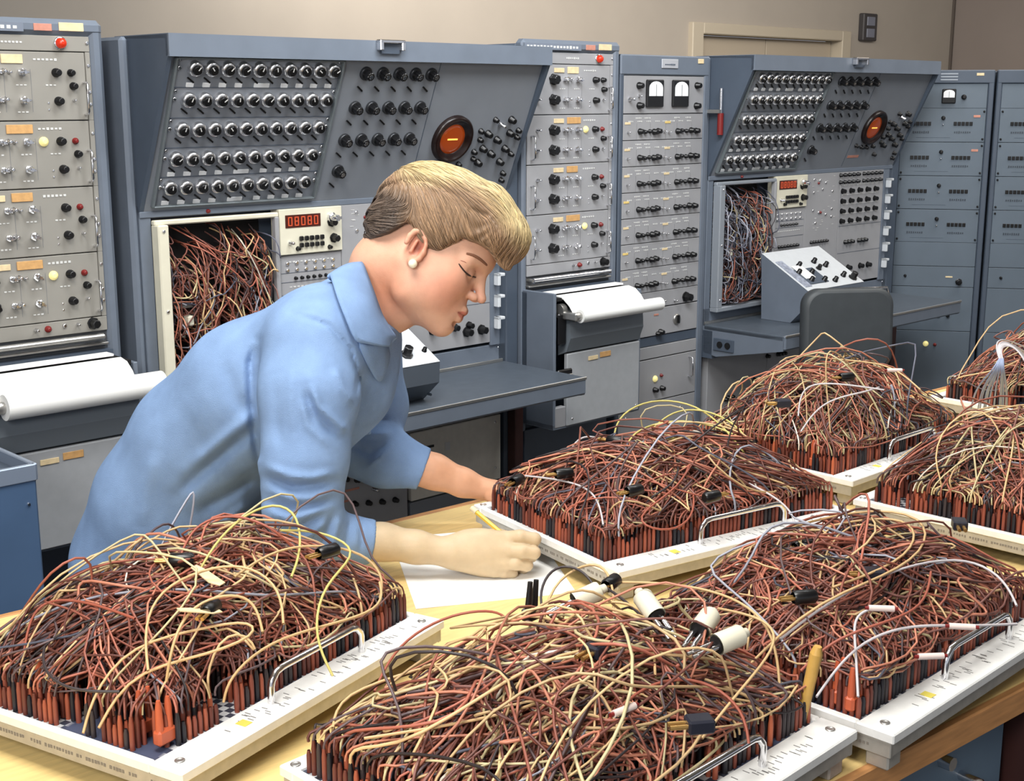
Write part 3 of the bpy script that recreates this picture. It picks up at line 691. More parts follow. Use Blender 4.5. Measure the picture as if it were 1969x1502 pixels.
b = rounded_slab(.42, .40, .07, .08, ch_m); b.build('seat', t, loc=(0, .22, .46), rot=(math.radians(90), 0, 0))
b = MB(); b.tube([(0, .04, .66), (0, .06, .50), (0, .14, .42), (0, .22, .42)], .012, steel); b.build('back_support', t)
b = MB(); b.cyl((0, .22, .08), (0, .22, .44), .022, steel); b.build('column', t)
for k in range(4):
    a = math.pi/4+k*math.pi/2; b = MB(); b.tube([(0, .22, .10), (.24*math.cos(a), .22+.24*math.sin(a), .07)], .016, steel); b.cyl((.24*math.cos(a)-.01, .22+.24*math.sin(a), .027), (.24*math.cos(a)+.01, .22+.24*math.sin(a), .027), .027, black); b.build('leg', t)

# ------------------------------------------------------------------ blue cabinet at the left edge
t = thing('side_cabinet', 'plain blue steel cabinet with a tray top at the lower left edge', 'cabinet', tuple(W(68, 891, 2.55)*np.array([1, 1, 0])), ROW_A)
zt = float(W(68, 891, 2.55)[2]); side_blue = mat('side_cabinet_blue', (74, 98, 130), .4, noise=.08, nscale=6)
b = MB(); b.box(-.50, 0, 0, .30, 0, zt-.03, side_blue, .004); b.build('body', t)
b = MB(); rimm = mat('tray_rim', (140, 152, 170), .35, .3)
b.box(-.50, 0, -.004, .008, zt-.034, zt, rimm, .002); b.box(-.50, 0, .292, .304, zt-.034, zt, rimm, .002); b.box(-.008, .004, 0, .30, zt-.034, zt, rimm, .002); b.box(-.5, 0, 0, .3, zt-.03, zt-.024, dark_blue); b.build('tray_top', t)
for z in (zt-.08, zt-.30): 
    b = MB(); b.lathe([(0, .004), (.003, .003)], chrome, (-.02, 0, z), n=8); b.build('screw', t)

# ------------------------------------------------------------------ workbench
TA = math.radians(40.2); TU = np.array([math.cos(TA), math.sin(TA)]); TN = np.array([-math.sin(TA), math.cos(TA)])
T0 = np.array([.629, 1.559])-TN*.018                     # a point on the near right edge
t = thing('workbench', 'long blond wood workbench with an oak edge, carrying all the patch boards', 'table', (T0[0], T0[1], 0), TA)
b = MB(); b.box(-1.9, 2.6, 0.012, 1.045, .812, .84, wood, .002); b.build('table_top', t)
b = MB(); b.box(-1.9, 2.6, 0, .012, .806, .841, wood_edge, .002); b.box(-1.9, 2.6, 1.045, 1.057, .806, .841, wood_edge, .002); b.box(2.6, 2.612, 0, 1.057, .806, .841, wood_edge, .002); b.build('edge_band', t)
cab_m = mat('bench_cabinet_blue', (96, 116, 134), .45, noise=.08, nscale=8)
b = MB(); b.box(-.9, 2.4, .05, 1.0, .10, .80, cab_m, .003); b.box(-.9, 2.4, .06, .99, .0, .10, soft_black); b.build('cabinet_body', t)
b = MB(); b.box(.03, .095, -.004, .05, 0, .805, maroon, .002); b.build('leg', t)
b = MB(); b.box(-.34, .015, .036, .052, .14, .785, cab_m, .004); d_ = b.build('cabinet_door', t)
b = MB(); b.tube([(-.085, .038, .735), (-.085, .008, .735), (-.085, .0, .725), (-.085, .0, .66), (-.085, .010, .650), (-.085, .038, .650)], .006, chrome); b.build('door_handle', d_)
b = MB(); b.tube([(-.13, .038, .77), (-.13, .020, .77)], .009, chrome); b.build('door_lock', d_)

# ------------------------------------------------------------------ the woman
class Field:
    """signed distance volume; solids are blended in locally, then turned into one continuous surface"""
    def __init__(s, lo, hi, h):
        s.lo = np.array(lo, float); s.h = h; s.n = np.ceil((np.array(hi)-s.lo)/h).astype(int)+1
        s.band = 6*h; s.D = np.full(s.n, s.band, np.float32)
    def win(s, lo, hi, pad):
        a = np.clip(np.floor((np.array(lo)-pad-s.lo)/s.h).astype(int), 0, s.n); b = np.clip(np.ceil((np.array(hi)+pad-s.lo)/s.h).astype(int)+1, 0, s.n)
        if np.any(b <= a): return None
        ax = [(s.lo[i]+np.arange(a[i], b[i])*s.h).astype(np.float32) for i in range(3)]
        X, Y, Z = np.meshgrid(*ax, indexing='ij'); return tuple(slice(a[i], b[i]) for i in range(3)), X, Y, Z
    def blend(s, sl, d, k, op):
        A = s.D[sl]
        if op == 'u':
            if k > 0: hh = np.clip(.5+.5*(A-d)/k, 0, 1); A = A*(1-hh)+d*hh-k*hh*(1-hh)
            else: A = np.minimum(A, d)
        else:
            d = -d
            if k > 0: hh = np.clip(.5-.5*(A-d)/k, 0, 1); A = A*(1-hh)+d*hh+k*hh*(1-hh)
            else: A = np.maximum(A, d)
        s.D[sl] = np.minimum(A, s.band)
    def cone(s, a, b, ra, rb, k=.01, op='u'):
        a = np.array(a, float); b = np.array(b, float); r = max(ra, rb)
        w = s.win(np.minimum(a, b)-r, np.maximum(a, b)+r, k+s.band)
        if w is None: return
        sl, X, Y, Z = w; ab = b-a; L2 = max(float(ab@ab), 1e-9)
        t = np.clip(((X-a[0])*ab[0]+(Y-a[1])*ab[1]+(Z-a[2])*ab[2])/L2, 0, 1)
        d = np.sqrt((X-a[0]-t*ab[0])**2+(Y-a[1]-t*ab[1])**2+(Z-a[2]-t*ab[2])**2)-(ra+(rb-ra)*t)
        s.blend(sl, d, k, op)
    def chain(s, pts, rs, k=.01, op='u'):
        for i in range(len(pts)-1): s.cone(pts[i], pts[i+1], rs[i], rs[i+1], k, op)
    def ell(s, c, ax, r, k=.01, op='u'):
        c = np.array(c, float); R = max(r); w = s.win(c-R, c+R, k+s.band)
        if w is None: return
        sl, X, Y, Z = w; X = X-c[0]; Y = Y-c[1]; Z = Z-c[2]; q = [(X*ax[i][0]+Y*ax[i][1]+Z*ax[i][2]) for i in range(3)]
        k0 = np.sqrt(sum((q[i]/r[i])**2 for i in range(3))); k1 = np.sqrt(sum((q[i]/r[i]**2)**2 for i in range(3)))+1e-9
        s.blend(sl, k0*(k0-1)/k1, k, op)
    def cut(s, c, nrm, R):
        """flat cut: removes what lies beyond the plane, inside radius R"""
        c = np.array(c, float); nrm = np.array(nrm, float)/np.linalg.norm(nrm); w = s.win(c-R, c+R, 0)
        sl, X, Y, Z = w; X = X-c[0]; Y = Y-c[1]; Z = Z-c[2]; d = X*nrm[0]+Y*nrm[1]+Z*nrm[2]
        ins = (X*X+Y*Y+Z*Z) < R*R; A = s.D[sl]; s.D[sl] = np.where(ins, np.minimum(np.maximum(A, d), s.band), A)
    def sample(s, P):
        q = (P-s.lo)/s.h; i = np.clip(np.floor(q).astype(int), 0, s.n-2); f = np.clip(q-i, 0, 1); r = 0
        for dx in (0, 1):
            for dy in (0, 1):
                for dz in (0, 1):
                    w = (f[:, 0] if dx else 1-f[:, 0])*(f[:, 1] if dy else 1-f[:, 1])*(f[:, 2] if dz else 1-f[:, 2])
                    r = r + w*s.D[i[:, 0]+dx, i[:, 1]+dy, i[:, 2]+dz]
        return r
    def grad(s, P):
        e = s.h; g = np.stack([s.sample(P+np.eye(3)[i]*e)-s.sample(P-np.eye(3)[i]*e) for i in range(3)], 1)
        return g/(np.linalg.norm(g, axis=1, keepdims=True)+1e-9)
    def mesh(s):
        import openvdb as vdb
        g = vdb.FloatGrid(s.band); g.copyFromArray(s.D, tolerance=0.0)
        V, Q = g.convertToQuads(0.0); return np.array(V, float)*s.h+s.lo, np.array(Q, int)[:, ::-1]

IR = np.array([1.0, 0, 0]); IU = np.array([0, sp, cp]); IC = np.array([0, -cp, sp])      # right, up, towards the viewer
yaw = math.radians(7)
_f = .857*IR-.515*IU; HS = IC.copy(); HU = .515*IR+.857*IU
HF = _f*math.cos(yaw)+HS*math.sin(yaw); HS = HS*math.cos(yaw)-_f*math.sin(yaw)
HO = W(800, 478, 2.13); HAX = (HF, HS, HU)
def hd(f, s, u): return HO+HF*f+HS*s+HU*u
PXM = 1215.0
def hp(x, y, s=0.0):   # measured head profile point -> head space
    dx, dy = (x-800)/PXM, (y-478)/PXM; return (.857*dx+.515*dy, s, .515*dx-.857*dy)
def to_head(P): q = P-HO; return q@HF, q@HS, q@HU

def add_arm_right(S, grow=0.0, cloth=False):
    pts = [W(600, 668, 1.97), W(592, 760, 1.93), W(584, 880, 1.90), W(582, 972, 1.89), W(606, 1030, 1.895), W(660, 1040, 1.92), W(735, 1042, 1.93)]
    if cloth: S.chain(pts, [.070, .073, .063, .055, .046, .036, .0325], .02)
    else: S.chain(pts, [.055, .056, .048, .042, .038, .031, .027], .02); S.chain([W(735, 1042, 1.93), W(800, 1052, 1.93), W(860, 1062, 1.93)], [.027, .0245, .021], .01)
def add_arm_left(S, cloth=False):
    pts = [W(700, 690, 2.26), W(712, 780, 2.26), W(700, 855, 2.22), W(740, 880, 2.20), W(835, 907, 2.19)]
    if cloth: S.chain(pts, [.062, .062, .056, .048, .0335], .02)
    else: S.chain(pts, [.05, .048, .042, .036, .029], .02); S.chain([W(835, 907, 2.19), W(890, 928, 2.19), W(940, 944, 2.19)], [.0285, .024, .018], .01)
SP = [(628, 660, 2.09, .082, .075), (515, 738, 2.13, .093, .078), (418, 838, 2.17, .096, .075), (352, 950, 2.20, .101, .08), (318, 1060, 2.24, .108, .09)]
def add_torso(S, g, k=.05):
    for off in (-1, 1):
        pts = [W(x, y, Y)+np.array([0, off*.6*lat, 0])+IR*off*.02 for x, y, Y, r, lat in SP]; rs = [q[3]+g for q in SP]
        low = pts[-1]+np.array([.01, .02, -.30]); pts.append(low); rs.append(.12+g)
        S.chain(pts, rs, k)
    S.cone(W(618, 655, 1.99), W(690, 680, 2.24), .062+g, .058+g, k)          # shoulders
    S.cone(W(650, 640, 2.03), W(668, 650, 2.16), .060+g, .060+g, k)
    S.ell(W(668, 742, 2.09), np.eye(3), (.066+g, .085+g, .062+g), k)
    S.cone(W(655, 760, 2.07), W(600, 850, 2.10), .050+g, .050+g, k)

PERSON = thing('person', 'blond woman in a light blue top bending over the bench, pencil in hand', 'person', (-.52, 2.26, 0))
def pl(me, name, parent=PERSON):
    me.transform(Matrix.Translation(-PERSON.location)); me.update(); return link(name, me, parent)

# --- skin: head, neck, trunk, arms and hands in one surface
S = Field((-.78, 1.72, .80), (.10, 2.52, 1.50), .0021)
k = .012
S.ell(hd(.020, 0, .050), HAX, (.093, .073, .076), k)
S.ell(hd(.070, 0, .030), HAX, (.046, .058, .056), .02)
S.ell(hd(.058, 0, -.030), HAX, (.052, .054, .062), .02)
for sg in (-1, 1):
    S.cone(hd(.012, sg*.050, -.030), hd(.032, sg*.044, -.068), .016, .015, .022)
    S.cone(hd(.032, sg*.044, -.068), hd(.098, sg*.012, -.083), .015, .013, .022); S.ell(hd(.034, sg*.046, -.024), HAX, (.040, .018, .040), .03); S.ell(hd(.062, sg*.036, -.045), HAX, (.034, .022, .030), .025)
    S.ell(hd(.078, sg*.036, -.012), HAX, (.026, .024, .026), .02)
    S.cone(hd(.102, sg*.012, .030), hd(.090, sg*.046, .024), .012, .010, .012)      # brow ridge
S.ell(hd(.075, 0, -.065), HAX, (.038, .034, .030), .02)
S.ell(hd(.098, 0, -.083), HAX, (.015, .018, .014), .012)                           # chin
S.ell(hd(.095, 0, -.050), HAX, (.022, .026, .024), .012)                           # muzzle
for sg in (-1, 1):
    S.ell(hd(.116, sg*.033, .008), HAX, (.017, .018, .012), .010, 'd')              # eye sockets
    S.ell(hd(.093, sg*.031, .007), HAX, (.0145, .0155, .0135), .004)                # lids
S.ell(hd(.098, 0, .040), HAX, (.018, .036, .020), .015)
S.cone(hd(.106, 0, .028), hd(.128, 0, -.012), .0068, .0070, .010)                    # nose
S.ell(hd(.1315, 0, -.0160), HAX, (.0082, .0085, .0072), .006)
for sg in (-1, 1): S.ell(hd(.119, sg*.0105, -.0200), HAX, (.0095, .0062, .0068), .004)
for sg in (-1, 1): S.ell(hd(.124, sg*.0062, -.0275), HAX, (.0045, .0026, .0025), .002, 'd')
S.cone(hd(.1175, -.006, -.0465), hd(.1175, .006, -.0465), .0058, .0058, .005)        # lips
for sg in (-1, 1): S.cone(hd(.1170, sg*.006, -.0465), hd(.1030, sg*.023, -.0490), .0055, .0022, .005)
S.cone(hd(.1150, -.006, -.0610), hd(.1150, .006, -.0610), .0062, .0062, .005)
for sg in (-1, 1): S.cone(hd(.1150, sg*.006, -.0600), hd(.1030, sg*.021, -.0530), .0058, .0025, .005)
for sg in (-1, 1): S.cone(hd(.1215, 0, -.0530), hd(.1050, sg*.021, -.0515), .0022, .0010, .0015, 'd')
S.ell(hd(.1135, 0, -.072), HAX, (.006, .014, .004), .006, 'd')
for sg in (-1, 1):                                                                   # ears
    for i in range(11):
        a0, a1 = math.radians(-60+i*27), math.radians(-60+(i+1)*27)
        q = lambda a: hd(.016+.0145*math.cos(a)-.004*math.sin(a), sg*(.0765+.0045*(1-math.cos(a))*.5), -.002+.0245*math.sin(a))
        if i < 9: S.cone(q(a0), q(a1), .0042, .0042, .003)
    S.ell(hd(.017, sg*.070, -.002), HAX, (.014, .006, .024), .004); S.ell(hd(.023, sg*.0765, -.0245), HAX, (.0065, .0045, .0075), .004)
    S.ell(hd(.020, sg*.080, -.001), HAX, (.0085, .0085, .0140), .002, 'd')
    S.ell(hd(.031, sg*.0735, -.004), HAX, (.0040, .0045, .0060), .003); S.cone(hd(.014, sg*.0775, .006), hd(.014, sg*.0775, -.012), .0028, .0028, .003)
S.ell(hd(.000, 0, -.045), HAX, (.040, .044, .035), .03)
S.chain([hd(-.018, 0, -.010), hd(-.026, 0, -.052), W(722, 575, 2.13), W(672, 628, 2.11)], [.056, .052, .053, .062], .02)   # neck
S.cone(hd(.035, 0, -.070), W(765, 590, 2.13), .030, .034, .025)                      # throat
add_torso(S, -.034); add_arm_right(S); add_arm_left(S)

def finger(pts, r0, r1, k=.003):
    n = len(pts)-1; rs = [r0+(r1-r0)*i/n for i in range(n+1)]; S.chain(pts, rs, k)
# right hand: back of the hand to the viewer, fingers closed round the pencil
Yh = 1.93
wrist = W(862, 1062, Yh)
kn = [W(966, 1036, Yh+.012), W(974, 1058, Yh-.004), W(968, 1082, Yh-.008), W(950, 1096, Yh-.006)]        # knuckles, index to little
S.ell((wrist+kn[1])/2+np.array([.0, .004, .004]), (np.array([.995, 0, -.02]), IC, IU), (.052, .019, .030), .012)
for q in kn: S.cone(wrist+(q-wrist)*.12, q, .019, .0120, .009)
S.cone(wrist, W(930, 1085, Yh+.010), .020, .020, .01)
bk = lambda x, y, dy: W(x, y, Yh+dy)
finger([kn[0], bk(1000, 1032, .004), bk(1028, 1037, .006), bk(1024, 1046, .030), bk(1000, 1052, .040)], .0112, .0082)
finger([kn[1], bk(1004, 1060, -.008), bk(1027, 1063, -.004), bk(1022, 1070, .020), bk(998, 1074, .030)], .0112, .0082)
finger([kn[2], bk(992, 1084, -.010), bk(1013, 1087, -.004), bk(1006, 1092, .018), bk(985, 1094, .028)], .0105, .0080)
finger([kn[3], bk(968, 1100, -.006), bk(985, 1102, .0), bk(978, 1104, .016), bk(962, 1104, .024)], .0095, .0070)
finger([wrist+np.array([.015, .018, .008]), bk(915, 1036, .030), bk(955, 1030, .038), bk(985, 1034, .038)], .0150, .0090, .006)   # thumb beyond
# left hand: resting over the corner of the far patch board
Yl = 2.19; w2 = W(940, 944, Yl)
S.ell(W(965, 944, Yl), (IR*.97-IU*.2, IC, IU*.97+IR*.2), (.036, .030, .016), .010)
for i, (dx, dy) in enumerate(((0, -.018), (6, -.004), (8, .012), (5, .026))):
    a_ = W(972+dx*.4, 940, Yl+dy); finger([a_, W(990+dx, 940, Yl+dy+.004), W(1008+dx, 950, Yl+dy+.006), W(1012+dx, 966, Yl+dy+.006)], .0088, .0068)
finger([w2+np.array([.004, -.020, -.004]), W(962, 954, Yl-.035), W(980, 962, Yl-.040)], .0110, .0080, .004)
V, Q = S.mesh()
f_, s_, u_ = to_head(V)
base = np.array(rgb(214, 166, 140)[:3]); pale = np.array(rgb(200, 178, 146)[:3]); rosy = np.array(rgb(206, 120, 94)[:3])
inhead = V[:, 2] > 1.13
c = np.tile(pale, (len(V), 1)); arm_far = (V[:, 1] > 2.08) & ~inhead; c[arm_far] = np.array(rgb(214, 160, 126)[:3])
hw = np.clip((V[:, 2]-1.12)/.04, 0, 1)[:, None]; c = c*(1-hw)+base*hw
def spot(c0, rad, col, amt):
    d = np.sqrt(((f_-c0[0])/rad[0])**2+((np.abs(s_)-c0[1])/rad[1])**2+((u_-c0[2])/rad[2])**2); w = (np.clip(1-d, 0, 1)**.7*amt)[:, None]*hw
    return w, np.array(rgb(*col)[:3])
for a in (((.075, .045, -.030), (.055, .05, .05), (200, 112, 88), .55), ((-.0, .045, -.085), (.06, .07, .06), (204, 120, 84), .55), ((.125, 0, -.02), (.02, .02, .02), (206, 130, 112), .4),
          ((.108, .030, .016), (.014, .022, .010), (176, 108, 92), .4), ((.018, .076, -.002), (.024, .02, .032), (206, 116, 92), .6), ((.021, .072, -.001), (.010, .012, .015), (120, 50, 38), .9), ((.093, .044, .004), (.012, .012, .006), (150, 92, 76), .5)):  # includes the ear hollow, its shade painted in as a darker tone
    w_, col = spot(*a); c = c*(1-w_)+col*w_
lh = .0095*np.clip(1-(np.abs(s_)/.0235)**1.6, 0, 1); lipm = (f_ > .098) & inhead
lp_w = np.clip((lh-np.abs(u_+.0535-.10*(f_-.115)))/.0018, 0, 1)*lipm; c = c*(1-lp_w[:, None]*.75)+np.array(rgb(176, 84, 74)[:3])*lp_w[:, None]*.75
sl_ = np.clip(1-np.abs(u_+.0530)/.0016, 0, 1)*(np.abs(s_) < .020)*lipm; c = c*(1-sl_[:, None]*.8)+np.array(rgb(84, 26, 24)[:3])*sl_[:, None]*.8
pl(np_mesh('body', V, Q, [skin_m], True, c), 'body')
BODY_SDF = S

# --- blouse
B = Field((-.82, 1.66, .70), (-.08, 2.52, 1.36), .0036)
add_torso(B, 0.0); add_arm_right(B, cloth=True); add_arm_left(B, cloth=True)
B.cone(W(668, 628, 2.12), W(706, 572, 2.13), .068, .060, .02)
def ridge(pts, r, k=.014, op='u'): B.chain([W(*p) for p in pts], [r]*len(pts), k, op)
def fold(S_, pts, wpx, amp, y0, y1):
    """raises (amp > 0) or sinks the cloth along a line, on the side towards the viewer"""
    P_ = np.array(pts, float); lo = np.minimum.reduce([W(x, y, Y) for x, y in pts for Y in (y0, y1)])-.03; hi = np.maximum.reduce([W(x, y, Y) for x, y in pts for Y in (y0, y1)])+.03
    sl, X, Y, Z = S_.win(lo, hi, .0); Z = Z-CAM_H; fw = Y*cp-Z*sp; px = CX+F_PX*X/fw; py = CY-F_PX*(Y*sp+Z*cp)/fw; d = np.full(px.shape, 1e9, np.float32); tt = np.zeros(px.shape, np.float32); n = len(P_)-1
    for i in range(n):
        a, b_ = P_[i], P_[i+1]; e = b_-a; t_ = np.clip(((px-a[0])*e[0]+(py-a[1])*e[1])/(e@e), 0, 1); dd = np.hypot(px-a[0]-e[0]*t_, py-a[1]-e[1]*t_); m_ = dd < d; d = np.where(m_, dd, d); tt = np.where(m_, (i+t_)/n, tt)
    g = np.exp(-(d/wpx)**2)*np.clip(np.sin(np.pi*np.clip(tt, .04, .96))*1.6, 0, 1)*((Y > y0) & (Y < y1)); S_.D[sl] = np.minimum(S_.D[sl]-amp*g, S_.band)
AY = (1.79, 1.915); TY = (1.95, 2.12); LY = (2.10, 2.21)
for pts, wpx, amp, yy in (([(500, 892), (555, 915), (600, 920), (648, 908)], 9, .0065, AY), ([(504, 915), (560, 938), (648, 925)], 8, -.006, AY), ([(506, 938), (560, 958), (600, 960), (648, 940)], 8, .006, AY), ([(508, 962), (560, 980), (645, 960)], 8, -.0055, AY),
        ([(512, 985), (560, 1000), (640, 975)], 8, .005, AY), ([(530, 1020), (575, 1015), (625, 985)], 7, -.005, AY), ([(545, 1045), (590, 1035), (635, 998)], 7, .005, AY), ([(640, 985), (630, 1020), (612, 1060)], 6, -.005, AY), ([(655, 990), (648, 1020), (640, 1060)], 6, .004, AY), ([(672, 1000), (668, 1030), (662, 1060)], 6, -.004, AY), ([(686, 1004), (684, 1060)], 5, .0025, AY), ([(696, 1004), (695, 1062)], 3, -.003, (1.79, 1.96)),
        ([(492, 655), (482, 700), (484, 770), (492, 850), (500, 895)], 9, -.010, (1.8, 2.08)), ([(596, 730), (614, 782), (656, 822), (668, 826)], 8, .007, AY), ([(584, 742), (604, 800), (650, 842)], 8, -.006, AY), ([(576, 760), (592, 820), (640, 862)], 8, .0045, AY), ([(640, 700), (660, 750), (682, 780)], 9, .006, AY), ([(560, 700), (560, 780), (566, 840)], 9, .003, AY), ([(530, 720), (532, 800), (540, 870)], 11, -.003, AY),
        ([(560, 600), (632, 626), (674, 672), (690, 722), (682, 770)], 4.5, -.0045, (1.8, 2.0)), ([(500, 815), (440, 865), (380, 915), (340, 950)], 13, -.009, (1.9, 2.12)), ([(500, 790), (430, 845), (360, 905)], 13, .006, (1.9, 2.12)), ([(500, 905), (440, 950), (370, 990)], 14, -.009, (1.9, 2.15)), ([(495, 960), (440, 1000), (380, 1040)], 13, .007, (1.9, 2.15)), ([(430, 690), (450, 760), (480, 800)], 16, -.004, (1.9, 2.1)), ([(300, 860), (280, 940), (270, 1020)], 16, .004, (1.95, 2.2)),
        ([(700, 735), (722, 765), (748, 775)], 8, .006, LY), ([(690, 770), (716, 800), (755, 808)], 8, -.006, LY), ([(680, 820), (715, 835), (760, 832)], 8, .006, LY), ([(672, 850), (710, 872), (755, 852)], 8, -.005, LY), ([(700, 905), (730, 880), (760, 845)], 5, .004, LY), ([(792, 860), (770, 930)], 3, -.002, (2.1, 2.25))):
    fold(B, pts, wpx, amp, *yy)
B.cut(W(715, 1040, 1.93), W(760, 1046, 1.94)-W(700, 1038, 1.93), .065)
B.cut(W(815, 903, 2.19), W(860, 918, 2.19)-W(800, 896, 2.19), .070)
nk = W(705, 578, 2.13); B.cut(nk, W(760, 530, 2.13)-W(672, 628, 2.12), .10)
V, Q = B.mesh(); pl(np_mesh('blouse', V, Q, [cloth_m]), 'blouse')

# --- collar: folded cloth lying round the neck
def sheet(name, rows, mt, th, parent=PERSON, sub=2):
    nr, nc = len(rows), len(rows[0]); vs = [tuple(p) for r_ in rows for p in r_]
    fs = [(i*nc+j, i*nc+j+1, (i+1)*nc+j+1, (i+1)*nc+j) for i in range(nr-1) for j in range(nc-1)]
    me = bpy.data.meshes.new(name); me.from_pydata(vs, [], fs); finish(me, True, [mt]); o = pl(me, name, parent)
    if sub: m_ = o.modifiers.new('s', 'SUBSURF'); m_.levels = m_.render_levels = sub
    m_ = o.modifiers.new('t', 'SOLIDIFY'); m_.thickness = th; m_.offset = 0; return o
top_ = [W(722, 548, 2.215), W(697, 512, 2.185), W(689, 502, 2.13), W(698, 506, 2.065), W(716, 555, 2.035), W(734, 606, 2.035), W(752, 636, 2.055), W(764, 650, 2.12)]
out_ = [W(700, 610, 2.26), W(655, 560, 2.235), W(630, 531, 2.14), W(634, 528, 2.02), W(651, 580, 1.965), W(683, 657, 1.945), W(716, 663, 1.965), W(750, 668, 2.01)]
def drape(P_, off):
    """moves a point towards the viewer until it lies clear of the blouse and skin"""
    q = np.array(P_, float); o_ = np.array([0, 0, CAM_H]); d = q-o_; L_ = np.linalg.norm(d); d /= L_
    ts = np.linspace(L_-.16, L_+.02, 120); pts_ = o_+d*ts[:, None]; v = B.sample(pts_); hit = np.where(v < off)[0]
    return q if len(hit) == 0 else o_+d*min(L_, ts[hit[0]])
rows_ = []
for i in range(6):
    f = i/5.; r_ = []
    for j in range(22):
        g = j/21*7; a_ = int(min(g, 6.999)); h_ = g-a_
        t1 = top_[a_]*(1-h_)+top_[a_+1]*h_; o1 = out_[a_]*(1-h_)+out_[a_+1]*h_; p = t1*(1-f)+o1*f+(IC*.010+IU*.003)*math.sin(math.pi*f)
        r_.append(drape(p, .0055+.003*f) if 1.5 < g < 7 and f > .1 else p)
    rows_.append(r_)
sheet('collar', rows_, cloth_m, .0035, sub=1)
lap = [[W(684, 652, 2.04), W(715, 655, 2.04), W(742, 652, 2.04)], [W(698, 684, 2.03), W(725, 680, 2.03), W(752, 682, 2.04)], [W(712, 712, 2.03), W(730, 708, 2.03), W(744, 706, 2.04)], [W(724, 734, 2.03), W(730, 734, 2.03), W(735, 730, 2.04)]]
lap = [[drape(p, .004) for p in r_] for r_ in lap]
sheet('lapel', lap, cloth_m, .003, sub=1)
b = MB(); b.tube([tuple(W(x, y, Y)) for x, y, Y in ((728, 730, 2.05), (700, 800, 2.06), (662, 868, 2.075))], .005, cloth_m); pl(b.mesh('placket'), 'placket')

# --- skirt, legs and shoes below the bench top
b = MB(); hipc = W(318, 1060, 2.25)+np.array([.01, .03, -.20])
b.lathe([(0, .17), (-.25, .20), (-.50, .215)][::-1], skirt_m, tuple(hipc+np.array([0, 0, -.02])), (0, 0, 1), n=28)
sk = pl(b.mesh('skirt'), 'skirt')
for sy in (-.08, .08):
    b = MB(); q = hipc+np.array([0, sy, -.50]); b.cyl(tuple(q), (q[0], q[1], .10), .050, mat('hose', (190, 150, 124), .5), .034, n=14); pl(b.mesh('leg'), 'leg')
    b = MB(); b.sphere((q[0]+.05, q[1], .045), .045, mat('dark_shoe', (30, 28, 30), .4), sc=(2.5, .95, 1.0)); pl(b.mesh('shoe'), 'shoe')

# --- hair
Hh = Field(tuple(HO-.19), tuple(HO+.22), .0024)
Hh.ell(hd(.006, 0, .056), HAX, (.103, .086, .086), .01)
Hh.ell(hd(.060, 0, .090), HAX, (.078, .074, .052), .03)
Hh.ell(hd(.112, .004, .082), HAX, (.034, .060, .030), .03)
Hh.cone(hd(.128, .016, .076), hd(.140, .022, .047), .019, .007, .016)
Hh.ell(hd(-.030, 0, .010), HAX, (.058, .070, .052), .03)
Hh.ell(hd(.030, 0, .050), HAX, (.085, .083, .060), .02)
def poly_sdf(px, py, poly):
    poly = np.array(poly); d = np.full(px.shape, 1e9, np.float32); sgn = np.ones(px.shape, np.float32); n = len(poly)
    for i in range(n):
        a, b_ = poly[i], poly[i-1]; e = b_-a; wx, wy = px-a[0], py-a[1]; t = np.clip((wx*e[0]+wy*e[1])/(e@e), 0, 1)
        d = np.minimum(d, (wx-e[0]*t)**2+(wy-e[1]*t)**2)
        c1 = py >= a[1]; c2 = py < b_[1]; c3 = e[0]*wy > e[1]*wx; flip = (c1 & c2 & c3) | (~c1 & ~c2 & ~c3); sgn = np.where(flip, -sgn, sgn)
    return sgn*np.sqrt(d)
face = [(640, 470), (709, 470), (735, 464), (761, 458), (783, 447), (797, 443), (808, 447), (816, 462), (823, 476), (835, 489), (857, 496), (880, 484), (905, 474), (930, 480), (948, 490), (957, 503), (964, 515), (1020, 560), (1020, 760), (640, 760)]
face = [hp(x, y)[::2] for x, y in face]
ax = [Hh.lo[i]+np.arange(Hh.n[i])*Hh.h for i in range(3)]; X, Y, Z = np.meshgrid(*ax, indexing='ij')
P = np.stack([X-HO[0], Y-HO[1], Z-HO[2]], -1); ff, ss, uu = P@HF, P@HS, P@HU
pd = poly_sdf(ff, uu, face).astype(np.float32)
# locks: shallow grooves following the comb direction
gr = np.sin((ff*.62+uu*1.0+.25*np.sin(ff*22))*240+ss*30)*.0010*np.clip((.12-uu)/.05, 0, 1)+np.sin(ss*210+ff*25+uu*18)*.0013*np.clip((uu-.08)/.04, 0, 1)
part = [hp(x, y)[::2] for x, y in ((722, 392), (745, 368), (790, 360), (840, 368), (885, 392), (915, 420), (945, 432))]
dp = np.full(ff.shape, 1e9, np.float32)
for a_, b_ in zip(part[:-1], part[1:]):
    e0, e1 = b_[0]-a_[0], b_[1]-a_[1]; t_ = np.clip(((ff-a_[0])*e0+(uu-a_[1])*e1)/(e0*e0+e1*e1), 0, 1); dp = np.minimum(dp, np.hypot(ff-a_[0]-e0*t_, uu-a_[1]-e1*t_))
gr = gr+(ss > 0)*.0050*np.exp(-(dp/.0045)**2)
wav = np.sin(ff*75+uu*40)*.0022*np.clip((uu-.085)/.03, 0, 1)*np.clip((ff-.0)/.05, 0, 1); gr = gr+wav
Hh.D = np.minimum(Hh.D+gr.astype(np.float32)*(Hh.D < .02), Hh.band)
A = Hh.D; d2 = -pd; kk = .006; hh = np.clip(.5-.5*(A-d2)/kk, 0, 1); Hh.D = np.minimum(A*(1-hh)+d2*hh+kk*hh*(1-hh), Hh.band).astype(np.float32)
V, Q = Hh.mesh(); f_, s_, u_ = to_head(V)
